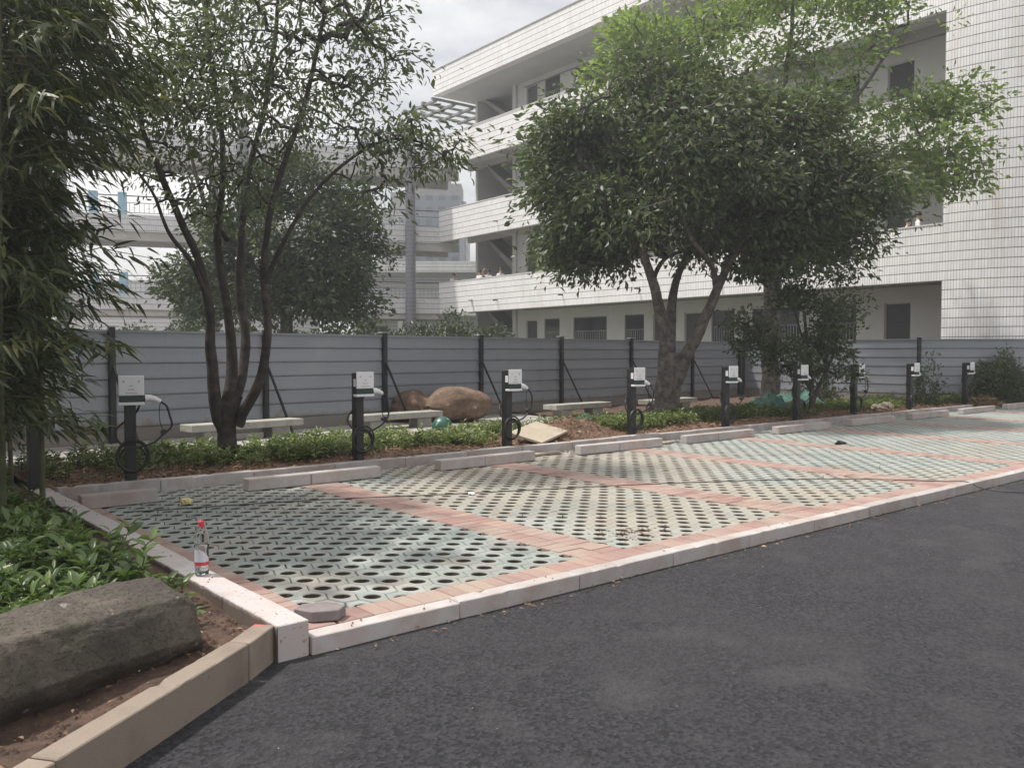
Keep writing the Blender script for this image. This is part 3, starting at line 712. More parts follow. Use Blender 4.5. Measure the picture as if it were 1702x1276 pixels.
# ------------------------------------------------------------------ site hoarding
def hoarding(name, posts, ztop, label, rows, braces=(), z0=0.1):
    a = posts[0]; root = empty(name, (a[0], a[1], 0)); tag(root, label, 'fence', 'site hoarding runs')
    hpl = (ztop - z0)/rows
    for i, (p, q) in enumerate(zip(posts, posts[1:])):
        d = Vector((q[0]-p[0], q[1]-p[1])); l = d.length; ang = math.atan2(d.y, d.x); mid = ((p[0]+q[0])/2 - a[0], (p[1]+q[1])/2 - a[1])
        if math.sin(ang)*-p[0] - math.cos(ang)*-p[1] < 0: ang += math.pi          # pressed face towards the car park
        m = MB(); h = hpl                                    # one pressed sheet: flat face with a lapped lip that throws a shadow line
        prof = [(.035, 0), (.035, .021), (-.004, .024), (-.004, .06), (.004, h*.6), (.008, h - .002), (.035, h)]
        vs = [(sx*(l/2 - .02), y, z) for y, z in prof for sx in (-1, 1)]
        # slight oil-canning: split lengthwise
        cuts = 7; vs = []; fs = []
        for k in range(cuts + 1):
            xx = -l/2 + .02 + (l - .04)*k/cuts
            wob = 0.0 if k in (0, cuts) else random.gauss(0, .004)
            for y, z in prof: vs.append((xx, y + wob, z))
        np_ = len(prof)
        for k in range(cuts):
            for j in range(np_ - 1): fs.append((k*np_ + j, (k+1)*np_ + j, (k+1)*np_ + j + 1, k*np_ + j + 1))
        m.add(vs, fs); me = m.mesh('hoarding_sheet'); me.materials.append(M['fence'])
        for r in range(rows): link('sheet', me, None, root, (mid[0], mid[1], z0 + r*h), ang)
        cap = MB(); cap.box(-l/2 + .02, l/2 - .02, -.03, .03, ztop - .003, ztop + .03); cap.build('top_rail', M['fence'], root, (mid[0], mid[1], 0), ang)
        back = MB(); back.box(-l/2 + .02, l/2 - .02, .04, .055, z0, ztop - .01); back.build('backing_sheet', M['concrete_dark'], root, (mid[0], mid[1], 0), ang)
    for i, p in enumerate(posts):
        q = posts[min(i+1, len(posts)-1)] if i < len(posts)-1 else posts[i-1]
        ang = math.atan2(q[1]-p[1], q[0]-p[0]); nrm = Vector((math.sin(ang), -math.cos(ang), 0))
        if nrm.dot(Vector((-p[0], -p[1], 0))) < 0: nrm = -nrm
        lx, ly = p[0]-a[0], p[1]-a[1]
        m = MB(); m.box(-.05, .05, -.045, .045, 0, ztop + .075); m.build('post', M['black_steel'], root, (lx + nrm.x*.03, ly + nrm.y*.03, 0), ang, bevel=.006)
        m = MB(); m.box(-.10, .10, -.08, .08, ztop + .076, ztop + .095); m.build('post_cap', M['steel_grey'], root, (lx, ly, 0), ang)
        if i in braces:
            dv = Vector((math.cos(ang), math.sin(ang), 0))
            m = MB(); m.bar(Vector((lx, ly, 1.38)) + nrm*.09, Vector((lx, ly, .12)) + nrm*.75 + dv*.12, .035, .035); m.build('brace', M['black_steel'], root)
    return root
fdir = Vector((24.9-4.05, 17.5-14.9)).normalized()
fpost = lambda s: (4.05 + fdir.x*s, 14.9 + fdir.y*s)
hoarding('site_fence', [fpost(s) for s in (-8.7, -5.8, -2.9, 0, 2.81, 5.63, 8.51, 11.49, 14.64, 18.0, 21.05)], 1.95, 'long blue grey sheet hoarding running behind the stone benches', 7, (3, 4, 5, 6, 7, 8, 9))
hoarding('site_fence', [(25.15, 17.45), (25.5, 14.6), (25.75, 11.75), (28.7, 9.35)], 2.0, 'short pale hoarding run under the rounded tiled wall at right', 7, (1,))

# ------------------------------------------------------------------ charging posts
def make_charger(simple_=False):
    root = empty('charging_post')
    m = MB(); m.box(-.057, .057, -.060, .060, -.10, 1.345); m.build('post', M['black_steel'], root, bevel=.006)
    m = MB(); m.box(-.10, .10, -.09, .09, .195, .206); m.build('base_plate', M['black_steel'], root)
    h = MB(); h.box(-.115, .115, -.175, -.062, 1.055, 1.352); back = h.build('housing', M['black_plastic'], root, bevel=.012, seg=2)
    f = MB(); f.box(-.128, .128, -.196, -.177, 1.145, 1.36); panel = f.build('front_panel', M['white_plastic'], root, bevel=.009, seg=2)
    f = MB(); f.box(-.132, .132, -.20, -.11, 1.040, 1.072); f.build('lower_trim', M['white_plastic'], root, bevel=.008, seg=2)
    f = MB(); f.box(-.120, .120, -.184, -.178, 1.075, 1.143); f.build('display_strip', M['dark_screen'], root)
    for sx in (-.075, .075):
        t = MB(); t.prism([(sx-.011, 0), (sx+.011, 0), (sx, .02)], 0, .002)
        o = t.build('indicator', M['print_grey'], panel, (0, -.1962, 1.29)); o.rotation_euler = (R(90), 0, 0)
    for (x0, x1, z) in ((-.018, .018, 1.245), (-.035, .035, 1.205), (-.06, .06, 1.168)):
        t = MB(); n = max(3, int((x1-x0)/.012))
        for i in range(n): t.box(x0 + (x1-x0)*i/n, x0 + (x1-x0)*(i+.6)/n, -.1972, -.1965, z, z + .010)
        o = t.build('printed_line', M['print_grey'], panel); o['kind'] = 'stuff'
    t = MB(); t.box(-.1175, -.1155, -.155, -.095, 1.17, 1.27); t.build('rating_sticker', M['white_plastic'], root)
    g = MB(); g.tube(spline([(.115,-.125,1.105),(.15,-.125,1.108),(.20,-.125,1.108),(.25,-.125,1.092),(.30,-.125,1.068)], 4), [.040]*5 + [.038]*4 + [.034]*4 + [.028]*3 + [.022], 12)
    g.build('plug_handle', M['white_plastic'], root, smooth=True)
    k = MB(); k.tube([(.10,-.125,1.105),(.14,-.125,1.106)], .048, 12); k.build('plug_holster', M['black_plastic'], root)
    return root
def charger_cable(root, seed):
    rr = random.Random(seed); j = lambda s=.012: rr.gauss(0, s)
    pts = [(.30,-.125,1.068),(.36,-.12,1.02),(.405+j(),-.12,.92+j()),(.40+j(),-.12,.80+j()),(.33+j(),-.12,.70+j()),(.22,-.12,.62),(.06,-.10,.575),(-.08,-.08,.60),(-.155+j(),-.02,.68+j()),(-.13,.02,.78),(-.03,.075,.86),
           (.05,.085,.92),(.09,.03,1.0),(.095,-.04,1.05)]
    m = MB(); m.tube(spline(pts, 5), .0125, 7); c = m.build('cable', M['rubber'], root, smooth=True)
    for q in range(3):
        r = .150 + .008*q + j(.004); cz = .47 + j(.02); lp = []
        for i in range(25):
            a = 2*math.pi*i/24; lp.append((r*.95*math.cos(a) + .015, -.085 - .014*q + .155*(1 if math.sin(a) > 9 else 0), cz + r*math.sin(a)))
        m = MB(); m.tube(lp, .0120, 7, False); m.build('cable_coil', M['rubber'], root, smooth=True)
    m = MB(); m.tube(spline([(.30,-.125,1.06),(.285,-.12,.98),(.29,-.12,.86),(.32,-.12,.74)], 4), .005, 5); m.build('cap_tether', M['rubber'], root)
    m = MB(); m.tube([(.325,-.15,.735),(.325,-.09,.735)], .032, 10); m.build('plug_cap', M['black_plastic'], root)
    m = MB(); m.box(-.075, .075, -.115, -.067, .56, .59); m.build('cable_hook', M['black_steel'], root)
ch_lab = ['nearest black charging post with white panel, left of the multi stemmed tree', 'second charging post from the left, in front of the stone bench and brown boulder',
          'third charging post from the left, just right of the brown boulder', 'fourth charging post, beside the heap of red soil and tilted slab',
          'fifth charging post, right of the dense tree trunk', 'sixth charging post, beside the thin shrub trunk', 'seventh charging post, before the right hoarding run',
          'eighth charging post, next to the hoarding post at right', 'ninth and farthest charging post, left of the right edge bush']
proto = make_charger()
CHX = [2.88, 5.72, 8.28, 11.03, 13.70, 16.15, 18.50, 21.25, 24.45]
charger_roots = []
for i, x in enumerate(CHX):
    r = proto if i == 0 else copy_tree(proto); charger_roots.append(r)
for i, (r, x) in enumerate(zip(charger_roots, CHX)):
    charger_cable(r, 11 + i)
    r.location = (x, 9.90 + random.gauss(0, .01), 0.0); r.rotation_euler = (0, 0, random.gauss(0, .025) + (-.16 if i == 0 else 0)); tag(r, ch_lab[i], 'charging post', 'charging posts along the back kerb')
root = empty('steel_post', (2.02, 10.28, 0)); tag(root, 'bare black square post at the far left kerb corner', 'post')
m = MB(); m.box(-.07, .07, -.07, .07, 0, 2.1); m.build('shaft', M['black_steel'], root, bevel=.006)
m = MB(); m.box(-.078, .078, -.078, .078, 2.1, 2.13); m.build('cap', M['black_steel'], root)

# ------------------------------------------------------------------ benches, boulders and loose things
def bench(c, rz, l, label, leg=.36):
    root = empty('stone_bench', (c[0], c[1], .13), rz)
    m = MB(); m.box(-l/2, l/2, -.21, .21, .19, .305); m.build('seat', M['bench'], root, bevel=.012, seg=2)
    for s in (-1, 1):
        m = MB(); x = s*(l/2 - .42); m.box(x - leg/2, x + leg/2, -.15, .15, -.05, .188); m.build('leg', M['bench'], root, bevel=.01)
    return tag(root, label, 'bench', 'stone benches on the path')
bench((6.0, 14.22), R(7), 2.1, 'stone bench behind the multi stemmed tree trunk')
bench((9.17, 14.34), R(5), 1.98, 'stone bench in front of the brown boulder')
bench((14.15, 14.35), R(4), 1.95, 'stone bench between the soil heap and the hoarding')
bench((17.35, 14.3), R(4), 2.0, 'stone bench half hidden behind the dense tree trunk')

def boulder(name, loc, rz, size, mat, label, seed, lobes=None, sub=5, wear=.8):
    bm = bmesh.new(); bmesh.ops.create_icosphere(bm, subdivisions=sub, radius=1.0)
    for v in bm.verts:
        p = v.co.copy(); n = p.normalized()
        e = 2.6                                             # squarish ellipsoid
        k = (abs(n.x)**e + abs(n.y)**e + abs(n.z)**e)**(-1/e)
        q = n*k
        d = 1 + .16*mnoise.noise(n*1.3 + Vector((seed, 0, 0))) + .07*mnoise.noise(n*3.1 + Vector((0, seed, 0)))
        q = q*d
        v.co = Vector((q.x*size[0], q.y*size[1], q.z*size[2]))
        if lobes: v.co = lobes(v.co)
        s = min(size); w_ = v.co/s                        # weathering after the faces are cut: ledges, pits, small fractures
        v.co += n*s*wear*(.055*mnoise.noise(w_*2.2 + Vector((seed, 3, 1))) + .05*abs(mnoise.noise(w_*4.1 + Vector((1, seed, 1)))) - .05*max(0, mnoise.noise(w_*6.5) - .25) + .018*mnoise.noise(w_*11) + .008*mnoise.noise(w_*26))
    me = bpy.data.meshes.new(name); bm.to_mesh(me); bm.free()
    o = link(name, me, mat, None, loc, rz, smooth=True); return tag(o, label, 'boulder')
CUTS = [((.05,-.25,.97), .20), ((-.04,.3,.95), .22), ((.05,-.93,.36), .235), ((.90,-.10,.42), .70), ((.80,-.58,.15), .70), ((.1,.9,.42), .24), ((.0,-.80,-.60), .235), ((-.9,-.2,.3), .85)]
def near_shape(c):                                        # worn block: planes knocked off a rounded mass, arrises softened
    for n, d in CUTS:
        n = Vector(n).normalized(); e = c.dot(n) - d
        if e > 0: c -= n*e*.86
    return c
boulder('boulder', (0.80, 4.22, 0.255), R(20), (.90, .31, .26), M['rock_near'], 'mossy grey boulder lying behind the brown kerb in the left corner', 3.1, near_shape, 6, .55)
def brown_shape(c):
    t = c.x/1.05
    c.z *= 0.86 + .26*max(0, t) ; c.z -= .17*math.exp(-((t + .22)/.15)**2)*(1 if c.z > 0 else 0); c.y *= 1 - .25*math.exp(-((t + .22)/.2)**2); return c
bp = P((730-851)/1430*18.5, 18.5); boulder('boulder', (bp.x, bp.y, .50), TH - R(90) + R(2), (1.03, .62, .40), M['rock_brown'], 'brown boulder against the hoarding behind the stone bench', 8.4, brown_shape, 5, .55)
# green ball with pale flecks
k = NT('speckled_green_plastic'); p_ = k.obj(); k.color(k.mix(k.ramp(k.noise(p_, 9, 3, .5), [(.62, 0.0), (.66, .8)]), c4(.02,.085,.062), c4(.24,.36,.32))); k.rough(.4); M['ball'] = k.m
m = MB(); m.lathe([(.001, 0)] + [(.205*math.sin(a), .20 - .20*math.cos(a)) for a in np.linspace(.1, math.pi - .05, 18)] + [(.001, .40)], 28)
bp = P((735-851)/1430*16.6, 16.6); tag(m.build('green_ball', M['ball'], None, (bp.x, bp.y, -.02), smooth=True), 'dark green speckled ball lying by the right end of the bench', 'ball')
# tilted slab leaning on the soil heap
m = MB(); m.box(-.46, .46, -.30, .30, -.02, .02); o = m.build('paving_slab', M['slab'], None, (9.22, 10.25, .33), bevel=.004); o.rotation_euler = (R(13), R(-7), R(20)); tag(o, 'beige paving slab tilted against the red soil heap', 'slab')
for (x, y, l, w, rz, lab) in ((8.62, 9.42, .50, .12, 4, 'thin beige board lying left of the fourth wheel stop'), (11.12, 9.25, .46, .10, 8, 'thin beige board between the fourth and fifth wheel stops')):
    m = MB(); m.box(-l/2, l/2, -w/2, w/2, 0, .03); o = m.build('board', M['slab'], None, (x, y, ZP + .006), R(rz), bevel=.003); tag(o, lab, 'board')
# loose hexagonal block by the corner
m = MB(); m.prism([(.13*math.cos(a)*1.15, .13*math.sin(a)*.78) for a in [R(20 + 60*i) for i in range(6)]], 0, .06)
o = m.build('loose_paver', M['loose'], None, (2.29, 4.40, ZP + .008), R(-38), bevel=.004); tag(o, 'loose grey six sided paver lying at the near corner of the bay', 'paver')
# plastic water bottle on the left kerb
root = empty('water_bottle', (2.0, 5.43, .192), R(20)); tag(root, 'clear plastic water bottle with red cap standing on the kerb', 'bottle')
k = NT('clear_plastic'); k.color(c4(.97,.98,.98)); k.rough(.06); k.b.inputs['Transmission Weight'].default_value = 1.0; k.b.inputs['IOR'].default_value = 1.12; M['pet'] = k.m
k = NT('water'); k.color(c4(.95,.98,.98)); k.rough(0.0); k.b.inputs['Transmission Weight'].default_value = 1.0; k.b.inputs['IOR'].default_value = 1.2; M['water'] = k.m
k = NT('red_cap_plastic'); k.color(c4(.55,.035,.06)); k.rough(.35); M['red'] = k.m
def mat_blabel():
    k = NT('bottle_label_print'); o = k.obj(); sp = k.n('ShaderNodeSeparateXYZ'); k.l(o, sp.inputs[0])
    ang = k.math('ARCTAN2', sp.outputs['Y'], sp.outputs['X'])
    red = k.math('LESS_THAN', sp.outputs['Z'], .088); edge = k.math('MULTIPLY', k.math('GREATER_THAN', ang, -1.05), k.math('LESS_THAN', ang, .2))
    col = k.mix(k.math('MAXIMUM', red, edge), c4(.52,.53,.60), c4(.50,.05,.07))
    k.color(col); k.rough(.4); return k.m
M['blabel'] = mat_blabel()
m = MB(); m.lathe([(.001,.004),(.030,.0),(.042,.006),(.0435,.03),(.0435,.062),(.0425,.066),(.0425,.165),(.0465,.172),(.0475,.205),(.0468,.240),(.0425,.268),(.034,.292),(.0205,.309),(.0145,.315),(.0145,.325)], 28); m.build('bottle_body', M['pet'], root, smooth=True)
m = MB(); m.lathe([(.001,.007),(.038,.008),(.0405,.03),(.0405,.06),(.0398,.066),(.0398,.165),(.0415,.19),(.001,.19)], 28); m.build('water', M['water'], root, smooth=True)
m = MB(); vs = []; n = 40                                 # label wrapped round the body, its upper edge cut on a slant
for i in range(n + 1):
    a = -math.pi + 2*math.pi*i/n; zt = .115 + .055*max(0, math.cos(a - R(200)))
    vs += [(.0440*math.cos(a), .0440*math.sin(a), .066), (.0440*math.cos(a), .0440*math.sin(a), zt)]
m.add(vs, [(2*i, 2*i+2, 2*i+3, 2*i+1) for i in range(n)]); m.build('bottle_label', M['blabel'], root, smooth=True)
m = MB(); m.lathe([(.0165,.318),(.0175,.320),(.0175,.342),(.016,.345),(.001,.345)], 20); m.build('bottle_cap', M['red'], root, smooth=True)
m = MB(); m.lathe([(.0168,.306),(.0178,.308),(.0178,.315),(.0168,.317)], 20); m.build('cap_ring', M['red'], root, smooth=True)
# litter
def crumple(name, loc, r, mat, label, cat, seed, sq=(1, 1, .6)):
    bm = bmesh.new(); bmesh.ops.create_icosphere(bm, subdivisions=3, radius=r)
    for v in bm.verts:
        n = v.co.normalized(); v.co *= 1 + .55*mnoise.noise(n*2.4 + Vector((seed, 1, 2))) + .25*mnoise.noise(n*6 + Vector((seed, 1, 2))); v.co = Vector((v.co.x*sq[0], v.co.y*sq[1], v.co.z*sq[2]))
    me = bpy.data.meshes.new(name); bm.to_mesh(me); bm.free(); o = link(name, me, mat, None, loc, seed); return tag(o, label, cat)
k = NT('yellow_wrapper'); p_ = k.pos(); k.color(k.mix(k.ramp(k.noise(p_, 40, 3), [(.45, 0.0), (.55, 1.0)]), c4(.55,.42,.08), c4(.62,.58,.40))); k.rough(.4); M['yellow'] = k.m
crumple('crumpled_wrapper', (3.02, 8.60, ZP + .035), .055, M['yellow'], 'crumpled yellow wrapper on the first bay pavers', 'wrapper', 2.2)
crumple('crumpled_wrapper', (5.58, 7.28, ZP + .009), .048, M['white_plastic'], 'flat white scrap lying by the black hose', 'wrapper', 4.2, (1.4, .7, .18))
crumple('black_scrap', (13.35, 7.35, ZP + .02), .062, M['black_plastic'], 'black scrap lying far out on the pavers', 'scrap', 5.7, (1.5, .6, .5))
# black hose lying right across the bays
hp = [(2.41,8.54),(2.88,8.38),(3.59,8.17),(4.31,7.90),(5.37,7.40),(6.35,7.0),(7.70,6.42),(9.02,5.70),(9.70,5.20),(10.12,4.70),(10.34,4.40),(10.45,4.19),(10.55,4.02),(10.80,3.70),(11.5,3.3)]
zz = [ZP + .007]*11 + [.110, .03, .009, .009]
m = MB(); m.tube(spline([(x, y, z) for (x, y), z in zip(hp, zz)], 6), .005, 7); tag(m.build('black_hose', M['rubber'], smooth=True), 'long thin black hose lying across the parking bays', 'hose')
# green debris netting in heaps
def net(loc, sx, sy, h, label, seed):
    m = MB(); n = 26
    for j in range(n+1):
        for i in range(n+1):
            x = (i/n - .5)*2; y = (j/n - .5)*2; r2 = x*x + y*y
            z = h*max(0, 1 - r2)**.6*(.55 + .8*abs(mnoise.noise(Vector((x*2.2 + seed, y*2.2, 0)))) + .45*abs(mnoise.noise(Vector((x*6, y*6 + seed, 0)))))
            m.v.append((x*sx, y*sy, z - .02))
    for j in range(n):
        for i in range(n):
            k = j*(n+1) + i
            if ((i+.5)/n*2-1)**2 + ((j+.5)/n*2-1)**2 < 1.05: m.f.append((k, k+1, k+n+2, k+n+1))
    o = m.build('debris_net', M['net'], None, loc, .3*seed); return tag(o, label, 'netting')
net((11.4, 11.4, .2), .35, .25, .26, 'small crumple of green netting behind the fourth charging post', 1.3)
net((18.2, 11.9, .2), 1.3, .6, .42, 'large heap of green netting behind the sixth and seventh charging posts', 2.7)
net((20.1, 12.3, .2), 1.0, .5, .40, 'second heap of green netting farther right by the hoarding', 4.1)
crumple('rubble_stone', (20.55, 10.15, .30), .13, M['slab'], 'pale rubble stone beside the eighth charging post', 'stone', 6.1, (1.5, 1, .8))
crumple('rubble_stone', (20.25, 10.25, .28), .10, M['slab'], 'smaller pale rubble stone left of the eighth charging post', 'stone', 7.1, (1.3, 1, .8))

# ------------------------------------------------------------------ foliage
LEAF_LO = (np.array([[0,0,0],[.45,.5,.10],[1,0,-.08],[.45,-.5,.10]]), [(0,1,2),(0,2,3)])
LEAF_HI = (np.array([[0,0,0],[.30,.42,.09],[.65,.40,.05],[1,0,-.16],[.65,-.40,.05],[.30,-.42,.09],[.48,0,0.0]]), [(0,1,6),(1,2,6),(2,3,6),(3,4,6),(4,5,6),(5,0,6)])
LEAF_LONG = (np.array([[0,0,0],[.22,.5,.05],[.22,-.5,.05],[.60,.38,-.03],[.60,-.38,-.03],[1,0,-.20]]), [(0,1,2),(1,3,4,2),(3,5,4)])
def leaf_mesh(name, pos, axis, nrm, length, width, tpl, mat, parent=None, kind=None):
    T, F = tpl; pos = np.asarray(pos, float); N = len(pos)
    axis = axis/np.linalg.norm(axis, axis=1, keepdims=True)
    side = np.cross(nrm, axis); side /= np.maximum(np.linalg.norm(side, axis=1, keepdims=True), 1e-6); up = np.cross(axis, side)
    V = (pos[:, None, :] + axis[:, None, :]*(T[None, :, 0, None]*length[:, None, None]) + side[:, None, :]*(T[None, :, 1, None]*width[:, None, None]) + up[:, None, :]*(T[None, :, 2, None]*length[:, None, None]))
    nt = len(T); me = bpy.data.meshes.new(name); me.vertices.add(N*nt); me.vertices.foreach_set('co', V.reshape(-1).astype(np.float32))
    sizes = np.array([len(f) for f in F]); flat = np.concatenate([np.array(f) for f in F])
    nl = len(flat); me.loops.add(N*nl); me.loops.foreach_set('vertex_index', (flat[None, :] + (np.arange(N)*nt)[:, None]).reshape(-1).astype(np.int32))
    st = np.concatenate([[0], np.cumsum(sizes)[:-1]]); me.polygons.add(N*len(F)); me.polygons.foreach_set('loop_start', (st[None, :] + (np.arange(N)*nl)[:, None]).reshape(-1).astype(np.int32))
    me.polygons.foreach_set('loop_total', np.tile(sizes, N).astype(np.int32)); me.update(calc_edges=True); me.validate()
    o = link(name, me, mat, parent, smooth=False)
    if kind: o['kind'] = kind
    return o
def unit(n): v = rng.normal(size=(n, 3)); return v/np.linalg.norm(v, axis=1, keepdims=True)
def in_blobs(blobs, n, shell=0.55):
    """cluster centres spread through ellipsoids, denser towards their skins; blobs: (centre, radii, weight)"""
    w = np.array([b[2] for b in blobs], float); w /= w.sum(); out = []
    for b, k in zip(blobs, (w*n).astype(int)):
        d = unit(k); r = (rng.random(k)**(1/3))*(1-shell) + shell*np.clip(rng.normal(.92, .10, k), .45, 1.10)
        lump = np.array([.86 + .30*mnoise.noise(Vector(q*2.3) + Vector(b[0])*0.7) for q in d])
        out.append(np.array(b[0])[None] + d*np.array(b[1])[None]*(r*lump)[:, None])
    return np.concatenate(out)
def frame_blob(px, py, v, rx, ry, depth=None, w=1.0, dv=0.0):
    """an ellipsoid of leaves: bearing and height of its centre at distance v, its half sizes in metres"""
    vv = v + dv; s = vv/1430
    c = P((px - 851)*s, vv, 1.6 + (587 - py)*s); return (tuple(c), None, w, rx*s, ry*s, (depth or rx*s))
def tree(name, label, limbs, blobs, n_cl, per, leaf, mat, bark, tpl=LEAF_LO, spread=.22, droop=.25, shell=.55, twig=.006, up=.35, group=None, rmin=.004, outw=.8, clump=12, bough=.30, flat=.55, slim=1.0):
    """limbs: list of (points, r0, r1); blobs: ellipsoids; every leaf cluster hangs on a twig grown from the nearest branch"""
    base = limbs[0][0][0]; root = empty(name, base); tag(root, label, 'tree', group); B = Vector(base)
    tm = MB(); nodes = []
    for pts, r0, r1 in limbs:
        sp = spline(pts, 6); m = len(sp); r0, r1 = r0*slim, r1*slim; sp = [q + Vector((mnoise.noise(q*1.7), mnoise.noise(q*1.7 + Vector((9, 0, 0))), 0))*min(.05, r0*.4)*(0 if i < 2 else 1) for i, q in enumerate(sp)]
        rr = [r0 + (r1 - r0)*(i/(m-1))**.62 for i in range(m)]
        rr = [r*(1 + .10*mnoise.noise(q*4)) for r, q in zip(rr, sp)]
        if pts is limbs[0][0]: rr[0] *= 1.35; rr[1] *= 1.12
        tm.tube([q - B for q in sp], rr, 10, False)
        for i, q in enumerate(sp):
            if i > m*.35 or pts is not limbs[0][0]: nodes.append(q)
    E = []
    for b in blobs:
        E.append((b[0], (b[3], b[3], b[4]) if b[1] is None else b[1], b[2]))
    # ellipsoids squashed in depth to the given value are turned with the view line
    cl = []
    w = np.array([b[2] for b in blobs], float); w /= w.sum()
    rt, fw = np.array([ST, -CT, 0]), np.array([CT, ST, 0])
    for b, kk in zip(blobs, np.maximum(1, (w*n_cl).astype(int))):
        k = max(2, kk//clump); d = unit(k); r = (rng.random(k)**(1/3))*(1-shell) + shell*np.clip(rng.normal(.92, .10, k), .45, 1.10)
        lump = np.array([.88 + .34*mnoise.noise(Vector(q*2.1) + Vector(b[0])*0.7) for q in d]); r = r*lump
        cl.append(np.array(b[0])[None] + (d[:, :1]*rt)*(b[3]*r)[:, None] + (d[:, 1:2]*fw)*(b[5]*r)[:, None] + np.stack([0*r, 0*r, d[:, 2]*b[4]*r], 1))
        q = np.repeat(cl[-1], clump, 0); sz = np.repeat(rng.uniform(.6, 1.25, k), clump); cl[-1] = q + np.clip(rng.normal(size=q.shape), -1.7, 1.7)*np.array([1, 1, flat])*(bough*sz)[:, None]
    cl = np.concatenate(cl)
    nd = np.array([tuple(q) for q in nodes]); d0 = np.min(np.linalg.norm(cl[:, None] - nd[None], axis=2), axis=1)
    pos = list(map(tuple, nd)); par = [-1]*len(pos); cap = len(pos); arr = np.zeros((cap + 3*len(cl), 3)); arr[:cap] = nd; cnt = cap; seg = []
    for c in cl[np.argsort(d0)]:
        dd = np.linalg.norm(arr[:cnt] - c, axis=1) + .25*np.maximum(0, arr[:cnt, 2] - c[2]); j = int(np.argmin(dd)); a = arr[j]
        L_ = np.linalg.norm(c - a); mid = (a + c)/2 + rng.normal(0, .06*L_, 3) + np.array([0, 0, .10*L_])
        seg.append((j, cnt)); arr[cnt] = mid; seg.append((cnt, cnt+1)); arr[cnt+1] = c; cnt += 2
    child = np.ones(cnt)
    for a, b in reversed(seg): child[a] += child[b]
    for a, b in seg:
        ra = min(max(rmin, twig*child[b]**.42), .11); tm_a, tm_b = Vector(arr[a]) - B, Vector(arr[b]) - B
        if (tm_a - tm_b).length > .01: tm.tube([tm_a, tm_b], [ra*1.05, max(rmin*.8, ra*.82)], 5, False)
    tm.build('trunk', bark, root, smooth=True)
    N = len(cl)*per; ci = np.repeat(np.arange(len(cl)), per); cc = np.array([b[0] for b in blobs]); centre = cc.mean(0)
    off = np.clip(rng.normal(size=(N, 3)), -1.5, 1.5)*spread; off[:, 2] *= .7; p = cl[ci] + off
    out = cl[ci] - centre; out /= np.maximum(np.linalg.norm(out, axis=1, keepdims=True), 1e-6)
    ax = off/np.maximum(np.linalg.norm(off, axis=1, keepdims=True), 1e-6)*.8 + out*outw*.5 + rng.normal(size=(N, 3))*.45; ax[:, 2] -= droop
    nr = rng.normal(size=(N, 3))*.75 + out*.3; nr[:, 2] += up
    ln = leaf[0]*rng.uniform(.45, 1.3, N); wd = ln*leaf[1]*rng.uniform(.8, 1.2, N)
    leaf_mesh('crown', p - np.array(B)[None], ax, nr, ln, wd, tpl, mat, root)
    return root
def pl(v, pts, dv=None):
    """limb control points: bearing, height as seen from the origin at distance v (plus an own offset)"""
    out = []
    for i, q in enumerate(pts):
        vv = v + (q[2] if len(q) > 2 else 0); s = vv/1430; out.append(P((q[0]-851)*s, vv, 1.6 + (587 - q[1])*s))
    return out

# multi stemmed tree at left
VA = 11.35
bA = pl(VA, [(377,772),(376,735),(380,700)])
limA = [(bA + pl(VA, [(392,655,.0)]), .16, .13),
        (pl(VA, [(372,715),(356,650,-.1),(350,590,-.15),(352,520,-.2),(330,430,-.3),(300,360,-.4),(272,290,-.5),(245,215,-.6),(235,120,-.6)]), .12, .03),
        (pl(VA, [(348,500,-.2),(322,440,-.5),(285,390,-.7),(262,330,-.9),(235,290,-1)]), .05, .015),
        (pl(VA, [(378,690),(384,620,.05),(386,560,.1),(372,470,.1),(366,390,.2),(372,320,.2),(374,230,.3),(360,130,.3),(352,20,.4)]), .115, .03),
        (pl(VA, [(385,690),(402,620,.2),(408,560,.3),(400,470,.4),(406,380,.5),(416,300,.6),(440,200,.7),(458,90,.8),(470,-10,.8)]), .105, .03),
        (pl(VA, [(395,705),(425,650,-.1),(437,600,-.15),(447,540,-.2),(440,450,-.2),(455,340,-.3),(490,240,-.3),(520,140,-.4),(545,30,-.4)]), .10, .03),
        (pl(VA, [(442,470,-.2),(475,400,-.4),(520,330,-.5),(575,275,-.6),(640,238,-.7),(700,240,-.8),(738,262,-.8)]), .045, .012),
        (pl(VA, [(380,400,.2),(340,330,.6),(320,250,.9),(300,160,1.1),(290,80,1.2)]), .045, .015)]
blA = [frame_blob(430,70,VA,170,130,1.6,1.2), frame_blob(330,130,VA,110,110,1.2,.8), frame_blob(570,110,VA,110,110,1.1,.9), frame_blob(300,240,VA,90,70,.8,.35,-.5), frame_blob(430,220,VA,130,90,1.2,.7),
       frame_blob(600,230,VA,80,55,.6,.3,-.5), frame_blob(690,270,VA,50,60,.4,.30,-.7), frame_blob(640,330,VA,40,60,.4,.10,-.6), frame_blob(400,-90,VA,210,130,1.8,1.1), frame_blob(560,-60,VA,140,120,1.4,.7), frame_blob(400,335,VA,90,80,.9,.42), frame_blob(255,160,VA,60,90,.8,.4,-.3)]
tree('evergreen_tree', 'slender multi stemmed evergreen tree in the bed at left, its crown leaving the frame', limA, blA, 1200, 12, (.105, .36), M['leaf_a'], M['bark_dark'], LEAF_HI, .17, .55, .30, .005, .2, clump=7, bough=.22, slim=.84)
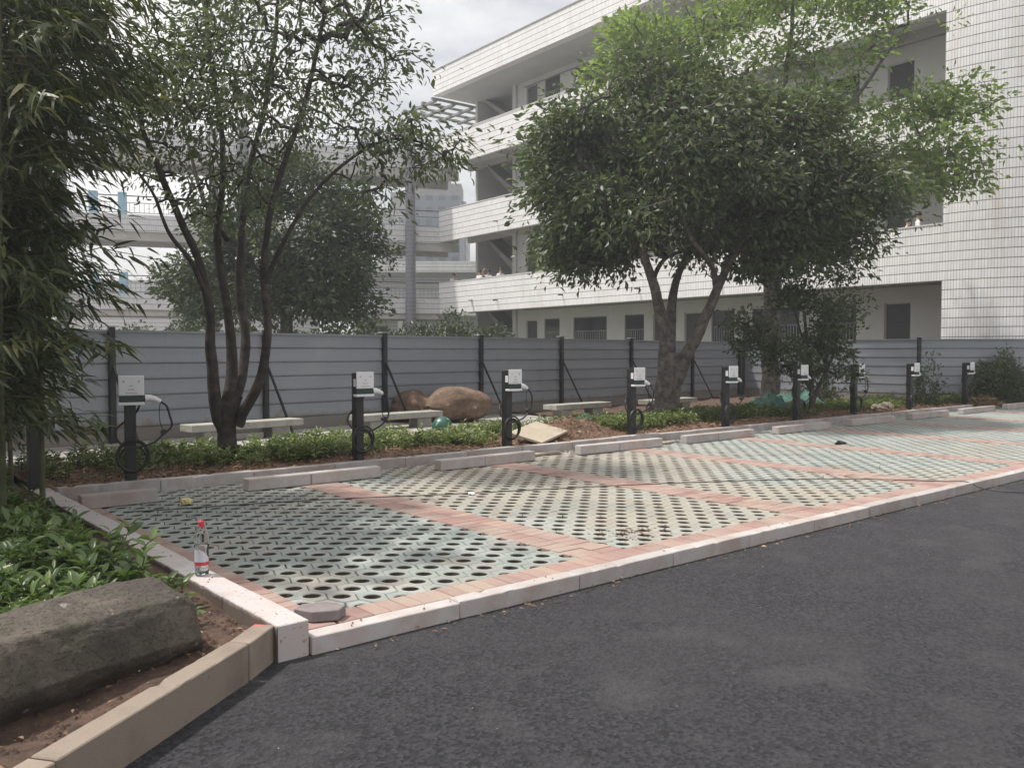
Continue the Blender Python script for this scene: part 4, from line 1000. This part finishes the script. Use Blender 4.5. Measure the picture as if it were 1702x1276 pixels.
# dense round headed tree in the middle
VB = 19.0
limB = [(pl(VB, [(1108,694),(1108,650),(1112,610),(1114,585)]), .30, .26),
        (pl(VB, [(1110,610),(1104,560),(1092,500,-.2),(1074,440,-.4),(1058,380,-.6),(1030,300,-.8)]), .20, .05),
        (pl(VB, [(1112,590),(1116,520,.3),(1122,470,.5),(1142,420,.7),(1168,360,.9),(1180,270,1)]), .15, .04),
        (pl(VB, [(1118,640),(1142,590,-.1),(1166,540,-.2),(1190,485,-.3),(1215,430,-.3),(1255,370,-.4),(1310,300,-.5)]), .20, .05),
        (pl(VB, [(1100,520,-.2),(1085,470,.3),(1105,430,.6),(1150,415,.9)]), .09, .03),
        (pl(VB, [(1190,485,-.3),(1180,440,-.8),(1150,400,-1.2),(1120,330,-1.4)]), .08, .03)]
blB = [frame_blob(1130,235,VB,190,115,2.6,1.3), frame_blob(995,300,VB,105,112,1.7,.9), frame_blob(1290,275,VB,140,118,2.2,1.05), frame_blob(1380,350,VB,85,95,1.5,.55), frame_blob(1150,340,VB,190,85,2.4,.9), frame_blob(965,400,VB,68,52,1.1,.36), frame_blob(1290,390,VB,90,60,1.4,.4), frame_blob(1080,150,VB,90,60,1.5,.35), frame_blob(925,270,VB,40,45,.8,.13)]
tree('round_headed_tree', 'dense round headed tree with forked trunk right of the soil heap', limB, blB, 3300, 21, (.168, .42), M['leaf_b'], M['bark_grey'], LEAF_LO, .21, .40, .74, .008, .45, clump=22, bough=.40, flat=.62)
# tall light green tree behind it
VC = 24.7
limC = [(pl(VC, [(1282,672),(1280,600),(1281,520),(1284,430),(1290,340)]), .28, .20),
        (pl(VC, [(1288,380),(1270,280,.5),(1230,190,.8),(1180,120,1),(1100,80,1)]), .12, .03), (pl(VC, [(1290,350),(1300,250),(1300,150),(1310,50),(1310,-60)]), .14, .04),
        (pl(VC, [(1290,360),(1340,270,-.3),(1400,190,-.5),(1450,120,-.6),(1500,50,-.6)]), .12, .03), (pl(VC, [(1300,340),(1380,310,-.6),(1460,270,-.9),(1540,225,-1),(1640,180,-1)]), .09, .02),
        (pl(VC, [(1440,280,-.9),(1500,300,-1),(1560,295,-1.2),(1610,290,-1.2)]), .04, .015), (pl(VC, [(1285,420),(1240,330,-1),(1190,260,-1.4),(1140,180,-1.6)]), .08, .02)]
blC = [frame_blob(1070,85,VC,105,52,2.0,.75), frame_blob(1200,60,VC,140,85,2.6,1.1), frame_blob(1360,45,VC,150,95,2.6,.85), frame_blob(1440,150,VC,115,75,2.2,.55), frame_blob(1580,178,VC,105,36,1.6,.42,-1), frame_blob(1520,265,VC,80,32,1.5,.28,-1), frame_blob(1600,292,VC,52,26,1.0,.20,-1.2), frame_blob(1020,150,VC,60,35,1.4,.25), frame_blob(1300,-60,VC,240,80,3.4,1.0), frame_blob(1560,250,VC,60,30,1,.12,-1)]
tree('light_green_tree', 'tall light green tree with layered branches behind the dense tree', limC, blC, 980, 18, (.19, .55), M['leaf_c'], M['bark_grey'], LEAF_LO, .25, .15, .40, .007, .9, clump=16, bough=.62, flat=.32)
# shrubby small tree
VD = 19.3
limD = [(pl(VD, [(1350,697),(1350,660),(1348,620),(1342,580),(1335,520)]), .07, .03), (pl(VD, [(1351,668),(1366,630),(1385,590),(1392,545)]), .06, .02), (pl(VD, [(1349,650),(1325,610,-.3),(1290,560,-.5),(1260,520,-.5)]), .04, .012), (pl(VD, [(1345,600),(1320,520,.3),(1300,460,.3)]), .035, .012)]
blD = [frame_blob(1310,540,VD,95,75,1.0,1.0), frame_blob(1380,520,VD,60,80,.9,.6), frame_blob(1250,560,VD,40,50,.6,.3), frame_blob(1330,600,VD,85,40,.8,.45), frame_blob(1390,595,VD,40,45,.6,.25), frame_blob(1330,470,VD,60,40,.6,.2)]
tree('small_shrub_tree', 'small dark shrubby tree with thin stems right of the dense tree', limD, blD, 520, 15, (.11, .5), M['leaf_d'], M['bark_dark'], LEAF_LO, .13, .1, .35, .004, .5, clump=9, bough=.17)
# dark dense tree beyond the hoarding
VE = 25.0
limE = [(pl(VE, [(478,650),(477,560),(474,500),(470,430)]), .22, .14), (pl(VE, [(475,520),(430,450),(390,400)]), .10, .04), (pl(VE, [(475,510),(530,440),(570,390)]), .10, .04)]
blE = [frame_blob(470,400,VE,120,115,2.1,1.2), frame_blob(565,410,VE,70,95,1.5,.7), frame_blob(355,430,VE,70,85,1.5,.6), frame_blob(480,310,VE,75,55,1.3,.45), frame_blob(560,490,VE,70,42,1.2,.35), frame_blob(360,500,VE,60,40,1.1,.25), frame_blob(460,490,VE,70,45,1.2,.3)]
tree('dark_round_tree', 'dark dense tree standing behind the hoarding at left', limE, blE, 1900, 18, (.17, .5), M['leaf_e'], M['bark_dark'], LEAF_LO, .22, .1, .7, .007, .7, clump=14, bough=.36)

# bush at the right edge and low greens
def bush(name, label, c, r, n, leaf, mat, tpl=LEAF_LO, spread=.12, cat='bush'):
    root = empty(name, c); tag(root, label, cat)
    d = unit(n); d[:, 2] = np.abs(d[:, 2]); rr = rng.uniform(.45, 1.0, n)**.6*np.array([.85 + .35*mnoise.noise(Vector(q*2) + Vector(c)) for q in d]); p = d*np.array(r)[None]*rr[:, None]
    st = MB()
    for i in range(0, n, max(1, n//40)): st.tube([(p[i,0]*.1, p[i,1]*.1, -.05), tuple(p[i]*np.array([.6,.6,.5])), tuple(p[i])], [.012, .008, .004], 5, False)
    st.build('stem', M['bark_dark'], root)
    k = 6; q = np.repeat(p, k, 0) + rng.normal(0, spread, (n*k, 3)); q[:, 2] = np.abs(q[:, 2]); ax = np.repeat(d, k, 0) + rng.normal(0, .7, (n*k, 3)); nr = rng.normal(0, .7, (n*k, 3)); nr[:, 2] += .6
    ln = leaf*rng.uniform(.6, 1.2, n*k); leaf_mesh('foliage', q, ax, nr, ln, ln*.42, tpl, mat, root); return root
bush('leafy_bush', 'rounded green bush at the right edge before the tiled wall', (27.2, 10.0, .15), (1.0, .75, 1.5), 1300, .12, M['leaf_d'])
bush('leafy_bush', 'second green bush cut off by the right edge', (28.4, 8.5, .0), (.9, .8, 1.5), 700, .12, M['leaf_d'])
bush('straggly_shrub', 'straggly pale shrub between the eighth and ninth charging posts', (23.9, 10.7, .15), (.75, .5, 1.4), 130, .12, M['leaf_e'], spread=.1)
bush('low_twiggy_shrub', 'low twiggy shrub before the hoarding corner', (21.5, 12.6, .15), (1.5, .6, .65), 260, .10, M['leaf_d'], spread=.12)
# greens beyond the hoarding
hedge_c = [(u_, rng.uniform(27.5, 31)) for u_ in np.linspace(-17.5, -.5, 24)]
pp, aa, nn, ll = [], [], [], []
for u_, v_ in hedge_c:
    c = np.array(P(u_, v_, .1)); n = 1400; d = unit(n); d[:, 2] = np.abs(d[:, 2]); h = rng.uniform(2.2, 3.2); p = c + d*np.array([1.05, 1.05, h])*(rng.uniform(.5, 1, n)**.5)[:, None]
    pp.append(p); aa.append(d + rng.normal(0, .7, (n, 3))); q = rng.normal(0, .7, (n, 3)); q[:, 2] += .5; nn.append(q); ll.append(.17*rng.uniform(.6, 1.2, n))
ll = np.concatenate(ll); o = leaf_mesh('hedge_greenery', np.concatenate(pp), np.concatenate(aa), np.concatenate(nn), ll, ll*.45, LEAF_LO, M['leaf_e'])
tag(o, 'mixed dark hedge greenery beyond the hoarding under the walkway', 'hedge', kind='stuff')

# bamboo at the left edge: culms that arch over, twigs with drooping leaf fans
def bamboo(name, label, c, n_culm, seed, h=(5.5, 7.5), per=58, lean=(.5, -.35), tmin=.10):
    root = empty(name, (c[0], c[1], .1)); tag(root, label, 'bamboo', 'bamboo clumps at the left edge'); r_ = random.Random(seed)
    cm = []; P_, A_, N_, Ln = [], [], [], []
    for i in range(n_culm):
        b = Vector((r_.gauss(0, .28), r_.gauss(0, .28), -.02)); H = r_.uniform(*h); a = r_.uniform(0, 6.28); bend = r_.uniform(.5, 1.5)
        dx, dy = math.cos(a)*bend + lean[0], math.sin(a)*bend + lean[1]
        pts = [b + Vector((dx*t**2.2, dy*t**2.2, H*(t - .16*t**4))) for t in np.linspace(0, 1, 9)]
        m = MB(); m.tube(pts, [.022*(1 - .85*t) + .002 for t in np.linspace(0, 1, 9)], 7, False)
        tw = MB()
        for q in range(per):
            t = r_.uniform(tmin, 1.0); k = min(7, int(t*8)); f = t*8 - k; p0 = pts[k].lerp(pts[k+1], f)
            az = r_.uniform(0, 6.28); L_ = r_.uniform(.40, 1.0)*min(1.0, .50 + 1.1*t)*(1.2 - .4*t); e = p0 + Vector((math.cos(az)*L_, math.sin(az)*L_, L_*r_.uniform(-.35, .35))); mid = (p0 + e)/2 + Vector((0, 0, .12*L_))
            tw.tube([p0, mid, e], [.005, .004, .0025], 4, False)
            for w in range(5):                                   # leaf fans along the twig
                g = mid.lerp(e, w/4*1.0)
                for _ in range(5):
                    da = az + r_.gauss(0, .75); P_.append(tuple(g + Vector((r_.gauss(0,.04), r_.gauss(0,.04), r_.gauss(0,.04))))); A_.append((math.cos(da), math.sin(da), -.45 + r_.gauss(0, .4))); N_.append((r_.gauss(0,.5), r_.gauss(0,.5), 1)); Ln.append(r_.uniform(.12, .24))
        c_ = m.build('culm', M['culm'], root, smooth=True); tw.build('twigs', M['culm'], c_)['kind'] = 'stuff'
    Ln = np.array(Ln); leaf_mesh('foliage', np.array(P_), np.array(A_), np.array(N_), Ln, Ln*rng.uniform(.12, .17, len(Ln)), LEAF_LONG, M['leaf_bamboo'], root)
    return root
bamboo('bamboo_clump', 'dark bamboo clump in the left corner behind the bedding plants', (1.2, 8.3), 8, 3, (5.0, 6.8), 62, (.15, .1), .22)
bamboo('bamboo_clump', 'bamboo clump next to the bare black post at left', (1.2, 9.6), 9, 5, (5, 7), 64, (.3, 0), .24)
bamboo('bamboo_clump', 'bamboo clump at the far left edge of the picture', (0.85, 7.4), 7, 8, (4.8, 6.6), 58, (.08, 0), .18)
bamboo('bamboo_clump', 'bamboo clump hidden deep in the left thicket', (0.9, 10.6), 8, 13, (5, 7.5), 58, (.3, -.1), .15)
bamboo('bamboo_clump', 'low leafy bamboo clump directly behind the bare black post', (1.85, 12.7), 8, 34, (4.6, 6.6), 60, (0, 0), .06)
bamboo('bamboo_clump', 'rearmost bamboo clump before the hoarding at left', (1.5, 12.2), 8, 21, (5, 7.2), 58, (0, 0))

# bedding plants: leafy stems in whorls
def whorls(name, spots, zf, hgt, leaf, mat, tpl, label=None, cat=None, kind=None, per=11, parent=None, ratio=.36):
    Pn, An, Nn, Ln = [], [], [], []; st = MB()
    for (x, y, sc) in spots:
        z = zf(x, y); h = hgt*sc*random.uniform(.7, 1.25); lx, ly = random.gauss(0, .22)*h, random.gauss(0, .22)*h
        st.tube([(x, y, z - .02), (x + lx*.4, y + ly*.4, z + h*.6), (x + lx, y + ly, z + h)], [.006, .005, .003], 4, False)
        a0 = random.uniform(0, 6.28)
        for i in range(per):
            t = 1 - .75*(i/per)**1.2; a = a0 + i*2.4 + random.gauss(0, .25)
            Pn.append((x + lx*t, y + ly*t, z + h*t)); el = .75*t - .15 + random.gauss(0, .25)
            An.append((math.cos(a)*math.cos(el), math.sin(a)*math.cos(el), math.sin(el))); Nn.append((-math.cos(a)*math.sin(el) + random.gauss(0, .3), -math.sin(a)*math.sin(el) + random.gauss(0, .3), math.cos(el))); Ln.append(leaf*random.uniform(.6, 1.2)*(1.1 - .35*t)*sc**.5)
    Ln = np.array(Ln); Nn = np.array(Nn); o = leaf_mesh(name, np.array(Pn), np.array(An), Nn, Ln, Ln*ratio*rng.uniform(.8, 1.2, len(Ln)), tpl, mat, parent, kind)
    st.build('stems', M['culm'], o)['kind'] = 'stuff'
    if label: tag(o, label, cat)
    return o
def near_bed(x, y):
    if x > 1.66 - .035*(y - 5) or kerb_side(x, y) > -.35: return False
    u_, v_ = x*ST - y*CT, x*CT + y*ST
    d = Vector((x - .92, y - 4.22)); a = R(20); lx, ly = d.x*math.cos(a) + d.y*math.sin(a), -d.x*math.sin(a) + d.y*math.cos(a)
    if ly < .33 and abs(lx) < .9: return False             # behind the boulder only
    if y < 4.7 + .55*max(0, x - 1.0): return False
    return u_/v_ > -.85
spots = []
while len(spots) < 900:
    x, y = random.uniform(-1.2, 1.80), random.uniform(4.55, 9.6)
    if near_bed(x, y) and (x < 1.55 or random.random() < .45): spots.append((x, y, random.uniform(.75, 1.2)*(1.0 if y > 5.4 else .85)))
whorls('bedding_plants', spots, left_z, .25, .14, M['leaf_near'], LEAF_HI, 'mass of glossy green bedding plants filling the left bed', 'plants', 'stuff', 12)
for (x, y, sc, lab) in ((1.68, 5.0, .6, 'young leafy plant between the boulder and the kerb, below the bottle'), (1.55, 5.22, .9, 'leafy plant just behind the boulder near the kerb'), (1.62, 4.62, .55, 'small wilting plant on bare soil at the boulder end'), (1.50, 5.75, .8, 'leafy plant beside the kerb beyond the bottle')):
    root = empty('young_plant', (x, y, left_z(x, y))); tag(root, lab, 'plant')
    whorls('foliage', [(0, 0, sc), (.05, .04, sc*.8), (-.05, .05, sc*.85)], lambda a, b: 0.0, .26, .17, M['leaf_near'], LEAF_HI, None, None, None, 7, root, .40)
spots = []
while len(spots) < 4000:
    x = random.uniform(2.1, 26.5); y = random.uniform(10.15, 12.15)
    dens = .62 + 1.1*mnoise.noise(Vector((x*.9, y*.9, 4)))
    if 8.6 < x < 11.0 and y < 11.3: dens -= .8
    if y < 10.45: dens -= .5
    if x > 19: dens -= .35
    if random.random() < dens: spots.append((x, y, random.uniform(.7, 1.25)))
whorls('low_ground_cover', spots, soil_z, .17, .11, M['leaf_cover'], LEAF_LO, 'low green ground cover plants along the back bed', 'ground cover', 'stuff', 11)
# weeds sprouting from some of the paver holes
spots = [(x + random.gauss(0, .015), y + random.gauss(0, .015), random.uniform(.4, 1.0)) for x, y in random.sample(pav[:1500], 55)]
whorls('paver_weeds', spots, lambda a, b: .05, .055, .04, M['leaf_cover'], LEAF_LO, 'tiny green weeds sprouting from paver holes', 'weeds', 'stuff', 6)
# dry litter on the soil
def litter(name, n, region, zf, ln, label, tall=.25):
    x = rng.uniform(region[0], region[1], n); y = rng.uniform(region[2], region[3], n); z = np.array([zf(a, b) for a, b in zip(x, y)]) + rng.uniform(0, .03, n)
    az = rng.uniform(0, 6.28, n); ax = np.stack([np.cos(az), np.sin(az), rng.normal(.1, tall, n)], 1); nr = rng.normal(0, .4, (n, 3)); nr[:, 2] += 1; l_ = ln*rng.uniform(.4, 1.4, n)
    o = leaf_mesh(name, np.stack([x, y, z], 1), ax, nr, l_, l_*rng.uniform(.12, .5, n), LEAF_LO, M['litter']); tag(o, label, 'litter', kind='stuff')
litter('dry_litter', 9000, (2.1, 26, 9.85, 11.3), soil_z, .07, 'dry brown litter scattered over the back bed')
def left_lit(x, y): return left_z(x, y) if kerb_side(x, y) < -.1 else -.3
litter('dry_leaf_litter', 900, (-.4, 1.88, 3.0, 6.2), left_lit, .034, 'dry leaf litter on the soil round the boulder', .12)
x0, y0 = 25.2, 9.72
n = 1500; th_ = rng.uniform(0, 6.28, n); rr = rng.random(n)**.5; px_ = x0 + .75*rr*np.cos(th_); py_ = y0 + .30*rr*np.sin(th_); pz_ = .20 + .28*(1 - rr)*rng.random(n); az = rng.uniform(0, 6.28, n)
l_ = .20*rng.uniform(.5, 1.3, n); o = leaf_mesh('straw_heap', np.stack([px_, py_, pz_], 1), np.stack([np.cos(az), np.sin(az), rng.normal(0, .3, n)], 1), rng.normal(0, 1, (n, 3)), l_, l_*.06, LEAF_LO, M['litter']); tag(o, 'heap of dry brown straw on the kerb before the right bush', 'straw', kind='stuff')
# stones and clods
crumbs('soil_clods', [(x, y, soil_z(x, y)) for x, y in zip(rng.uniform(2.1, 26, 2600), rng.uniform(9.83, 10.9, 2600))], M['red_soil'], .028, None, .8)['label'] = 'red brown soil clods along the back kerb'
crumbs('near_clods', [(x, y, left_lit(x, y)) for x, y in zip(rng.uniform(-.3, 1.88, 1500), rng.uniform(3.0, 5.2, 1500))], M['soil'], .022, None, .8)['label'] = 'brown soil clods round the near boulder'
crumbs('kerb_crumbs', [(rng.uniform(1.93, 2.07), rng.uniform(4.2, 9.6), .1895) for _ in range(55)] + [(rng.uniform(2.2, 16), rng.uniform(4.14, 4.24), .102) for _ in range(50)], M['red_soil'], .009, None, .7)['label'] = 'soil crumbs scattered on the kerb tops'
crumbs('soil_spill', [(5.35 + rng.normal(0, .22), 4.85 + rng.normal(0, .10), ZP - .004) for _ in range(150)] + [(9 + rng.normal(0, 1.6), 9.5 + rng.normal(0, .07), ZP - .004) for _ in range(500)], M['red_soil'], .014, None, .5)['label'] = 'orange soil spilled on the pavers'
litter('kerb_foot_litter', 260, (2.2, 14, 3.98, 4.125), lambda a, b: .002, .035, 'dry leaf bits gathered along the front kerb foot', .05)
crumbs('road_grit', [(rng.uniform(.6, 9), rng.uniform(0.5, 4.1), .001) for _ in range(70)], M['granite'], .0045, None, .7)['label'] = 'pale grit scattered on the asphalt'

# ------------------------------------------------------------------ people on the first floor gallery
M['skin'] = simple('skin', c4(.42,.27,.20), .6, .05, 5, 0); M['shirt'] = simple('white_shirt', c4(.68,.68,.70), .8, .06, 8, .1); M['trousers'] = simple('dark_trousers', c4(.03,.03,.045), .8, .1, 8, .1); M['hair'] = simple('black_hair', c4(.010,.009,.009), .5, .2, 20, .2)
def person(label, s, d, rz, arm=None, lean=0.0, h=1.62):
    """standing figure in the gallery; body is one skinned surface, hair is its child"""
    loc = bld.matrix_basis @ Vector((s*KB, d, BOTS[0] + .60)); k = h/1.62
    v = [(0,0,.90),(0,lean*.2,1.08),(0,lean*.5,1.30),(0,lean*.75,1.40),(0,lean*.95,1.50),(0,lean,1.56),
         (.16,lean*.55,1.33),(-.16,lean*.55,1.33)]
    rad = [(.15,.11),(.135,.10),(.15,.105),(.055,.055),(.085,.095),(.075,.085),(.055,.055),(.055,.055)]
    e = [(0,1),(1,2),(2,3),(3,4),(4,5),(2,6),(2,7)]
    def chain(i, pts, rs):
        for p, r in zip(pts, rs): v.append(p); rad.append((r, r)); e.append((i, len(v)-1)); i = len(v)-1
    A1 = arm or [(.22,lean*.5+.02,1.10),(.20,lean*.5+.20,.98),(.17,lean*.5+.27,1.02)]
    chain(6, A1, (.043,.034,.036)); chain(7, [(-.22,lean*.5+.02,1.10),(-.20,lean*.5+.18,.98),(-.16,lean*.5+.25,1.02)], (.043,.034,.036))
    for sx in (1, -1): chain(0, [(.09*sx,0,.82),(.10*sx,.01,.47),(.10*sx,-.01,.09),(.10*sx,.10,.04)], (.088,.06,.042,.035))
    me = bpy.data.meshes.new('person'); me.from_pydata([tuple(Vector(p)*k) for p in v], e, [])
    o = link('person', me, None, None, loc, rz); md = o.modifiers.new('skin', 'SKIN'); md.use_smooth_shade = True
    sk = me.skin_vertices[0].data
    for i, r in enumerate(rad): sk[i].radius = (r[0]*k, r[1]*k)
    sk[0].use_root = True; sb = o.modifiers.new('sub', 'SUBSURF'); sb.levels = 1; sb.render_levels = 1
    dg = bpy.context.evaluated_depsgraph_get(); ev = o.evaluated_get(dg); me2 = bpy.data.meshes.new_from_object(ev); o.modifiers.clear(); o.data = me2
    me2.materials.clear(); [me2.materials.append(M[x]) for x in ('skin', 'shirt', 'trousers')]
    for f in me2.polygons:
        z = f.center.z/k; x = abs(f.center.x)/k; f.material_index = 2 if z < .88 and x < .17 else (1 if z < 1.37 and not (z < 1.08 and x > .18) else 0)
        f.use_smooth = True
    hb = MB(); hb.lathe([(.001,.125)] + [(.100*math.sin(a), .02 + .105*math.cos(a)) for a in np.linspace(.2, 1.75, 7)], 14)
    hm = hb.build('hair', M['hair'], o, (0, (lean - .012)*k, 1.545*k), smooth=True); hm.scale = (k*.95, k*1.08, k)
    return tag(o, label, 'person', 'people on the first floor gallery')
person('person in white shirt leaning at the far left end of the gallery parapet', 0.75, .48, R(170), lean=.10, h=1.72)
person('person in white shirt standing third from the right by the framed notice', 3.2, .50, R(95), h=1.72)
person('person in white shirt with one arm raised to the head', 4.0, .50, R(120), h=1.68, arm=[(.30,.10,1.45),(.22,.14,1.66),(.12,.08,1.72)])
person('person in white shirt right of the one with raised arm', 5.0, .55, R(150), h=1.70)
person('person in white shirt at the right end of the gallery parapet', 26.6, .50, R(215), lean=.05, h=1.74)
person('dark haired person bending low beside the white shirt at the right parapet', 26.25, .45, R(190), lean=.12, h=1.55)
bpy.context.view_layer.update()

# ------------------------------------------------------------------ humid summer air
hz = MB(); hz.box(-262, 302, -262, 302, -1.03, 29.5); ho = hz.build('haze', None)
hm = bpy.data.materials.new('humid_air'); hm.use_nodes = True; ht = hm.node_tree; ht.nodes.clear()
hv = ht.nodes.new('ShaderNodeVolumePrincipled'); hv.inputs['Color'].default_value = (.93, .95, 1.0, 1); hv.inputs['Density'].default_value = 0.0028; hv.inputs['Anisotropy'].default_value = 0.55
hu = ht.nodes.new('ShaderNodeOutputMaterial'); ht.links.new(hv.outputs[0], hu.inputs['Volume']); ho.data.materials.append(hm)
tag(ho, kind='stuff')
